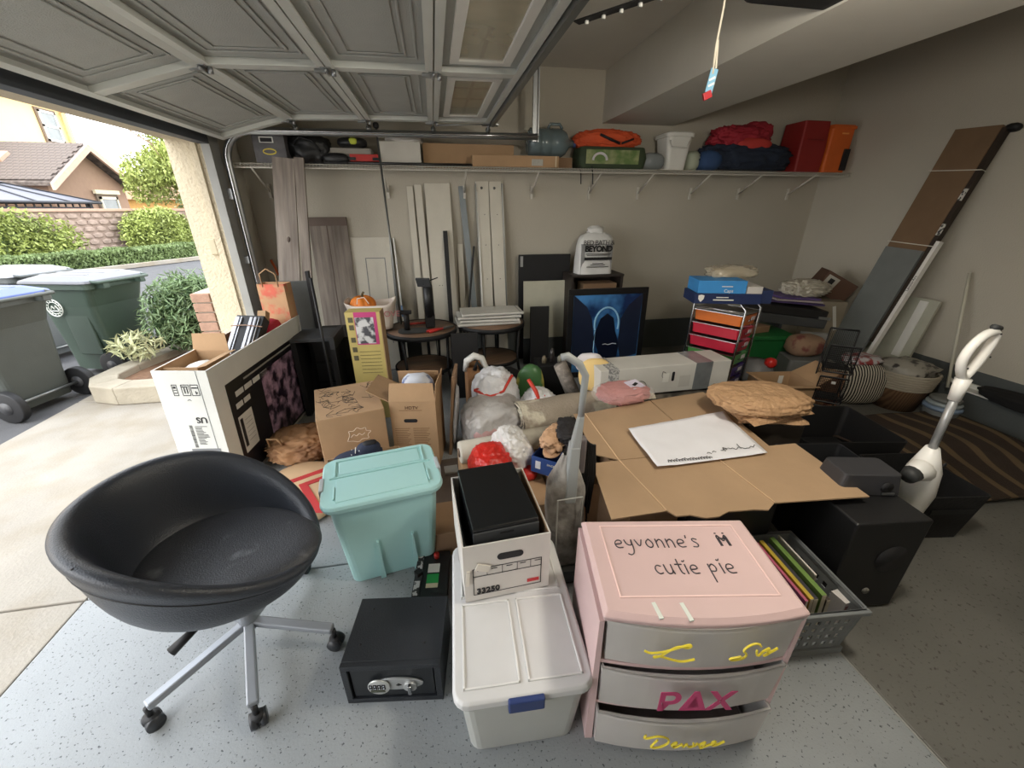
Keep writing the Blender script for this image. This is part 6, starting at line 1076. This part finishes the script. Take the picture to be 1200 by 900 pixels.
t = T('white_plastic_bundle', 'bundle of crinkled white plastic on the purple folders', 'bag', (3.64, 3.50, .86)); B().blob((0, 0, .05), (.46, .3, .17), 85, .3, 3.5, 5, flat=.2, crease=.85).obj('plastic', M((190, 184, 170), .35, bump=.4, bs=20), t)
t = T('tilted_brown_box', 'dark brown shoe box with label tilted at the right of the pile', 'box', (4.10, 3.72, .80), R(-30)); t.rotation_euler.y = R(28); B().bb(-.14, .18, -.14, .14, 0, .22).obj('carton_body', M((92, 66, 52), .8), t, bevel=.002); decal(t, 'label', M((180, 176, 165), .6), (-.06, -.1415, .14), (1, 0, 0), (0, 0, 1), .12, .1); decal(t, 'label_print', INK, (-.06, -.143, .14), (1, 0, 0), (0, 0, 1), .05, .05)
t = T('pale_carton', 'pale grey carton with dark hand hole under the tilted brown box', 'box', (3.98, 3.62, .0), R(-20)); B().bb(-.20, .2, -.16, .18, 0, .77).obj('carton_body', M((150, 140, 122), .8, var=.1), t, bevel=.003); decal(t, 'hand_hole', INK, (-.03, -.1615, .58), (1, 0, 0), (0, 0, 1), .08, .025); decal(t, 'white_strip', WHITE, (.12, -.1615, .6), (1, 0, .3), (-.3, 0, 1), .03, .26)
t = T('grey_plastic_tub', 'grey plastic tub turned upside down by the green tote', 'tub', (3.26, 2.94, 0), R(-20)); b = B(); loft(b, [ring(.40, .32, .03, .0), ring(.32, .26, .03, .40)]); b.obj('tub_body', M((104, 106, 104), .6), t, bevel=.004)
t = T('brown_cushion', 'brown patterned cushion on the grey tub', 'cushion', (3.30, 3.0, .41)); B().blob((0, 0, .08), (.34, .26, .2), 86, .1, 2.5, 3).obj('fabric', M((140, 112, 90), .85, c2=(110, 60, 54), s2=9, t2=(.5, .6)), t)
t = T('silver_tub', 'grey rounded bin standing behind the rolling cart legs', 'bin', (2.72, 2.86, 0)); b = B(); b.lathe([(0, 0), (.12, 0), (.14, .3), (.12, .42), (0, .44)], n=20); b.obj('bin_body', M((110, 110, 112), .5, var=.1), t)
t = T('open_flap_carton', 'brown open carton with wide flaps behind the kraft paper bags', 'box', (2.66, 2.52, .0), R(-8)); carton(t, .36, .30, .40, KRAFT, .005, [('r', 150, .20), ('f', 175, .04), ('l', 170, .04)]); B().bb(-.17, .17, -.14, .14, .005, .22).obj('filler', M((120, 86, 56), .8), t); decal(t, 'label', WHITE, (.1, .143, .33), (1, 0, 0), (0, 0, 1), .04, .07)
t = T('red_ball', 'small red ornament behind the open flap carton', 'ornament', (2.74, 2.75, .40)); B().blob((0, 0, .045), (.09, .09, .09), 1, .01, 1, 2).obj('ball', M((186, 40, 34), .3), t); B().tube([(0, 0, -.4), (0, 0, .0)], .008, 6).obj('stick', M((120, 90, 60), .8), t)
# mesh sorter
t = T('mesh_file_sorter', 'black wire mesh file sorter standing upright right of the open carton', 'organizer', (2.93, 2.36, .02), R(-40)); t.scale = (.72, .8, .95); MS = M((24, 24, 26), .5, .3)
b = B()
for k in range(3):
    z0 = .02 + k * .26; tl = -.10 - k * .02
    for (p, q_) in (((-.12, tl, z0), (.12, tl, z0)), ((-.12, tl - .02, z0 + .22), (.12, tl - .02, z0 + .22)), ((-.12, tl, z0), (-.12, tl - .02, z0 + .22)), ((.12, tl, z0), (.12, tl - .02, z0 + .22)), ((-.12, tl, z0), (-.12, .1, z0 + .1)), ((.12, tl, z0), (.12, .1, z0 + .1))): b.tube([p, q_], .007, 5)
b.tube([(-.12, .1, 0), (-.12, .1, .84)], .008, 6); b.tube([(.12, .1, 0), (.12, .1, .84)], .008, 6); b.tube([(-.12, .1, .84), (.12, .1, .84)], .008, 6); b.obj('frame', MS, t); b = B()
for k in range(3):
    z0 = .02 + k * .26; tl = -.10 - k * .02
    for j in range(17): x = -.12 + j * .015; b.tube([(x, tl, z0), (x, tl - .02, z0 + .22)], .0022, 3, cap=False)
    for j in range(15): z = j * .015; b.tube([(-.12, tl - .02 * z / .22, z0 + z), (.12, tl - .02 * z / .22, z0 + z)], .0022, 3, cap=False)
    b.box((0, 0, z0 + .02), (.23, .2, .003))
for j in range(17): x = -.12 + j * .015; b.tube([(x, .1, 0), (x, .1, .84)], .0022, 3, cap=False)
b.obj('mesh', MS, t, kind='stuff')
for k in range(2): B().box((0, -.135 - k * .02, .16 + k * .30), (.035, .005, .02)).obj('label_holder', M((190, 190, 186), .4), t)
# striped bag, basket, jars etc.
t = T('striped_bag', 'black and white zigzag striped fabric bag on the floor near the corner', 'bag', (3.70, 2.74, 0), R(-18)); b = B(); b.blob((0, 0, .19), (.46, .28, .40), 3, .06, 2, 4, flat=.08); b.obj('fabric', M((24, 24, 26), .8, c2=(196, 190, 176), s2=15, t2=(.46, .54), kind='stripe', var=.05, stretch=(1, .2, .45)), t)
t = T('gift_wrap_pile', 'small red and silver wrapped pieces on top of the striped bag', 'wrapping', (3.72, 2.78, .385)); B().blob((0, 0, .02), (.34, .22, .08), 23, .3, 5, 3).obj('foil', M((150, 60, 60), .3, c2=(190, 186, 190), s2=16, t2=(.45, .55)), t)
t = T('book_carton', 'small carton with patterned side between mesh sorter and striped bag', 'box', (3.42, 2.82, 0), R(-18)); B().bb(-.10, .1, -.12, .14, 0, .34).obj('carton_body', M((150, 110, 84), .7, c2=(90, 50, 46), s2=7, t2=(.5, .6)), t); B().bb(-.10, .1, -.12, .14, .34, .355).obj('paper_stack', M((190, 186, 170), .7), t)
t = T('grey_folded_paper', 'pale grey paper packet standing behind the mesh sorter', 'paper', (3.52, 3.12, 0), R(-25)); B().bb(-.12, .1, -.03, .03, 0, .56).obj('packet', M((140, 140, 138), .7), t)
t = T('woven_basket', 'tan woven basket with pale rim near the right wall', 'basket', (4.02, 2.62, 0)); b = B(); b.lathe([(0, 0), (.16, 0), (.20, .20)], n=26); b.obj('wood_base', M((120, 92, 66), .8, c2=(96, 70, 50), s2=20, t2=(.4, .6), kind='wave', stretch=(1, 1, 0.01)), t)
for k in range(7): B().lathe([(.20 + .004 * k, .20 + .022 * k), (.216 + .004 * k, .211 + .022 * k), (.20 + .004 * k, .222 + .022 * k)], n=30).obj('woven_band', M((168, 160, 144), .85, bump=.6, bs=50), t)
B().blob((0, 0, .36), (.40, .38, .16), 27, .3, 4, 3).obj('contents', M((150, 146, 136), .5, c2=(60, 56, 54), s2=12, t2=(.5, .6)), t)
t = T('plastic_jar_stack', 'clear lidded container with blue edge in front of the woven basket', 'container', (4.08, 2.30, .0)); B().lathe([(0, 0), (.11, 0), (.12, .10), (.12, .12)], n=24).obj('container_body', M((150, 154, 156), .2, alpha=.6), t)
for k in range(3): B().lathe([(0, .12 + .035 * k), (.125 - .012 * k, .12 + .035 * k), (.125 - .012 * k, .14 + .035 * k), (.11 - .02 * k, .152 + .035 * k), (0, .152 + .035 * k)], n=24).obj('lid', M(((130, 150, 176), (150, 160, 164), (110, 112, 110))[k], .4), t)
# wall items at right
t = T('leaning_white_shelf_boards', 'white shelf board leaning on the right wall behind the woven basket', 'board', (4.25, 3.02, 0)); t.rotation_euler.y = R(10); B().bb(-.012, .012, -.20, .24, .0, .90).obj('board', M((176, 176, 160), .6), t); B().bb(-.02, -.012, -.12, -.05, .35, .88).obj('white_strip', WHITE, t)
t = T('white_pole', 'white pole leaning on the right wall near the loop handle', 'pole', (4.28, 2.44, .228)); b = B(); b.tube([(0, 0, 0), (.17, .30, .92)], .012, 8); b.obj('shaft', M((200, 196, 180), .5), t)
t = T('dustpan', 'white dustpan on the curb by the black garment', 'dustpan', (4.34, 2.34, .228)); b = B(); b.bb(-.02, .10, -.22, .08, 0, .012); b.bb(.08, .10, -.22, .08, 0, .05); b.obj('pan', WHITE, t, bevel=.002); B().tube([(.03, .08, .01), (.03, .16, .05)], .014, 8).obj('handle', WHITE, t)
t = T('black_garment', 'black garment draped along the curb at the right edge', 'garment', (4.40, 1.86, .228)); B().blob((0, 0, .035), (.26, .90, .12), 29, .14, 3, 4, flat=.2).obj('fabric', M((18, 18, 20), .9), t); B().box((-.02, -.06, .095), (.05, .09, .004)).obj('care_label', STEEL, t)
t = T('wall_board_bundle', 'long brown and grey board bundle tied with white string leaning on the right wall', 'board', (3.86, 3.26, 0)); m4 = Matrix
b0 = Vector((0, 0, 0)); tp = Vector((.50, -.12, 2.26)); ax = tp.normalized(); L_ = tp.length; yv = Vector((0, 1, 0)); yv = (yv - ax * yv.dot(ax)).normalized(); xv = yv.cross(ax)
t.matrix_world = Matrix((xv, yv, ax)).transposed().to_4x4(); t.location = (3.95, 3.22, 0)
B().bb(0, .03, -.16, .17, L_ * .58, L_).obj('brown_cardboard', M((118, 94, 70), .85, var=.08), t, bevel=.002); B().bb(-.004, .026, -.15, .18, .02, L_ * .58).obj('grey_board', M((112, 116, 114), .7, var=.08), t, bevel=.002); B().bb(.0, .05, -.20, -.165, .5, L_ - .02).obj('dark_edge', M((48, 38, 30), .7), t); B().bb(-.008, .04, -.235, -.205, .25, L_ * .62).obj('white_blind_rail', WHITE, t, bevel=.001)
lettering('LevolorArc', .03, (-.0095, -.22, 1.0), (0, 0, 1), (0, 1, 0), INK, t)
for z in (L_ * .60, L_ * .86): B().tube([(-.008, -.21, z - .0), (-.008, .185, z), (.045, .185, z), (.045, -.21, z)], .004, 5, closed=True).obj('string', M((214, 210, 196), .8), t)
for z0, z1 in ((L_ * .76, L_ * .80), (L_ * .64, L_ * .68)): B().bb(-.003, 0, -.2, -.166, z0, z1).obj('sticker', M((200, 198, 190), .6, c2=(60, 60, 60), s2=40, t2=(.5, .55)), t)
B().blob((.03, -.22, L_ - .02), (.08, .10, .06), 3, .2, 3, 2).obj('black_end', BLKM, t)
# draped rug
t = T('swirl_rug', 'dark brown rug with tan swirl pattern spread over the floor at right', 'rug', (3.55, 1.86, 0), R(-4)); b = B()
def rgf(u, v):
    x = (u - .5) * 1.35; y = (v - .5) * 1.0; z = .03 + .09 * (1 - u) * math.sin(PI * min(1, v * 1.1)) * (1 if True else 0) + .02 * noise.noise(Vector((x * 3, y * 3, 0))) + .06 * u * v; return (x - .1 * v, y, max(.012, z))
b.grid(rgf, 40, 30); b.obj('pile', M((54, 42, 34), .95, c2=(104, 86, 62), s2=1.6, t2=(.74, .86), kind='swirl', var=.15, bump=.5, bs=90), t, solid=.014)
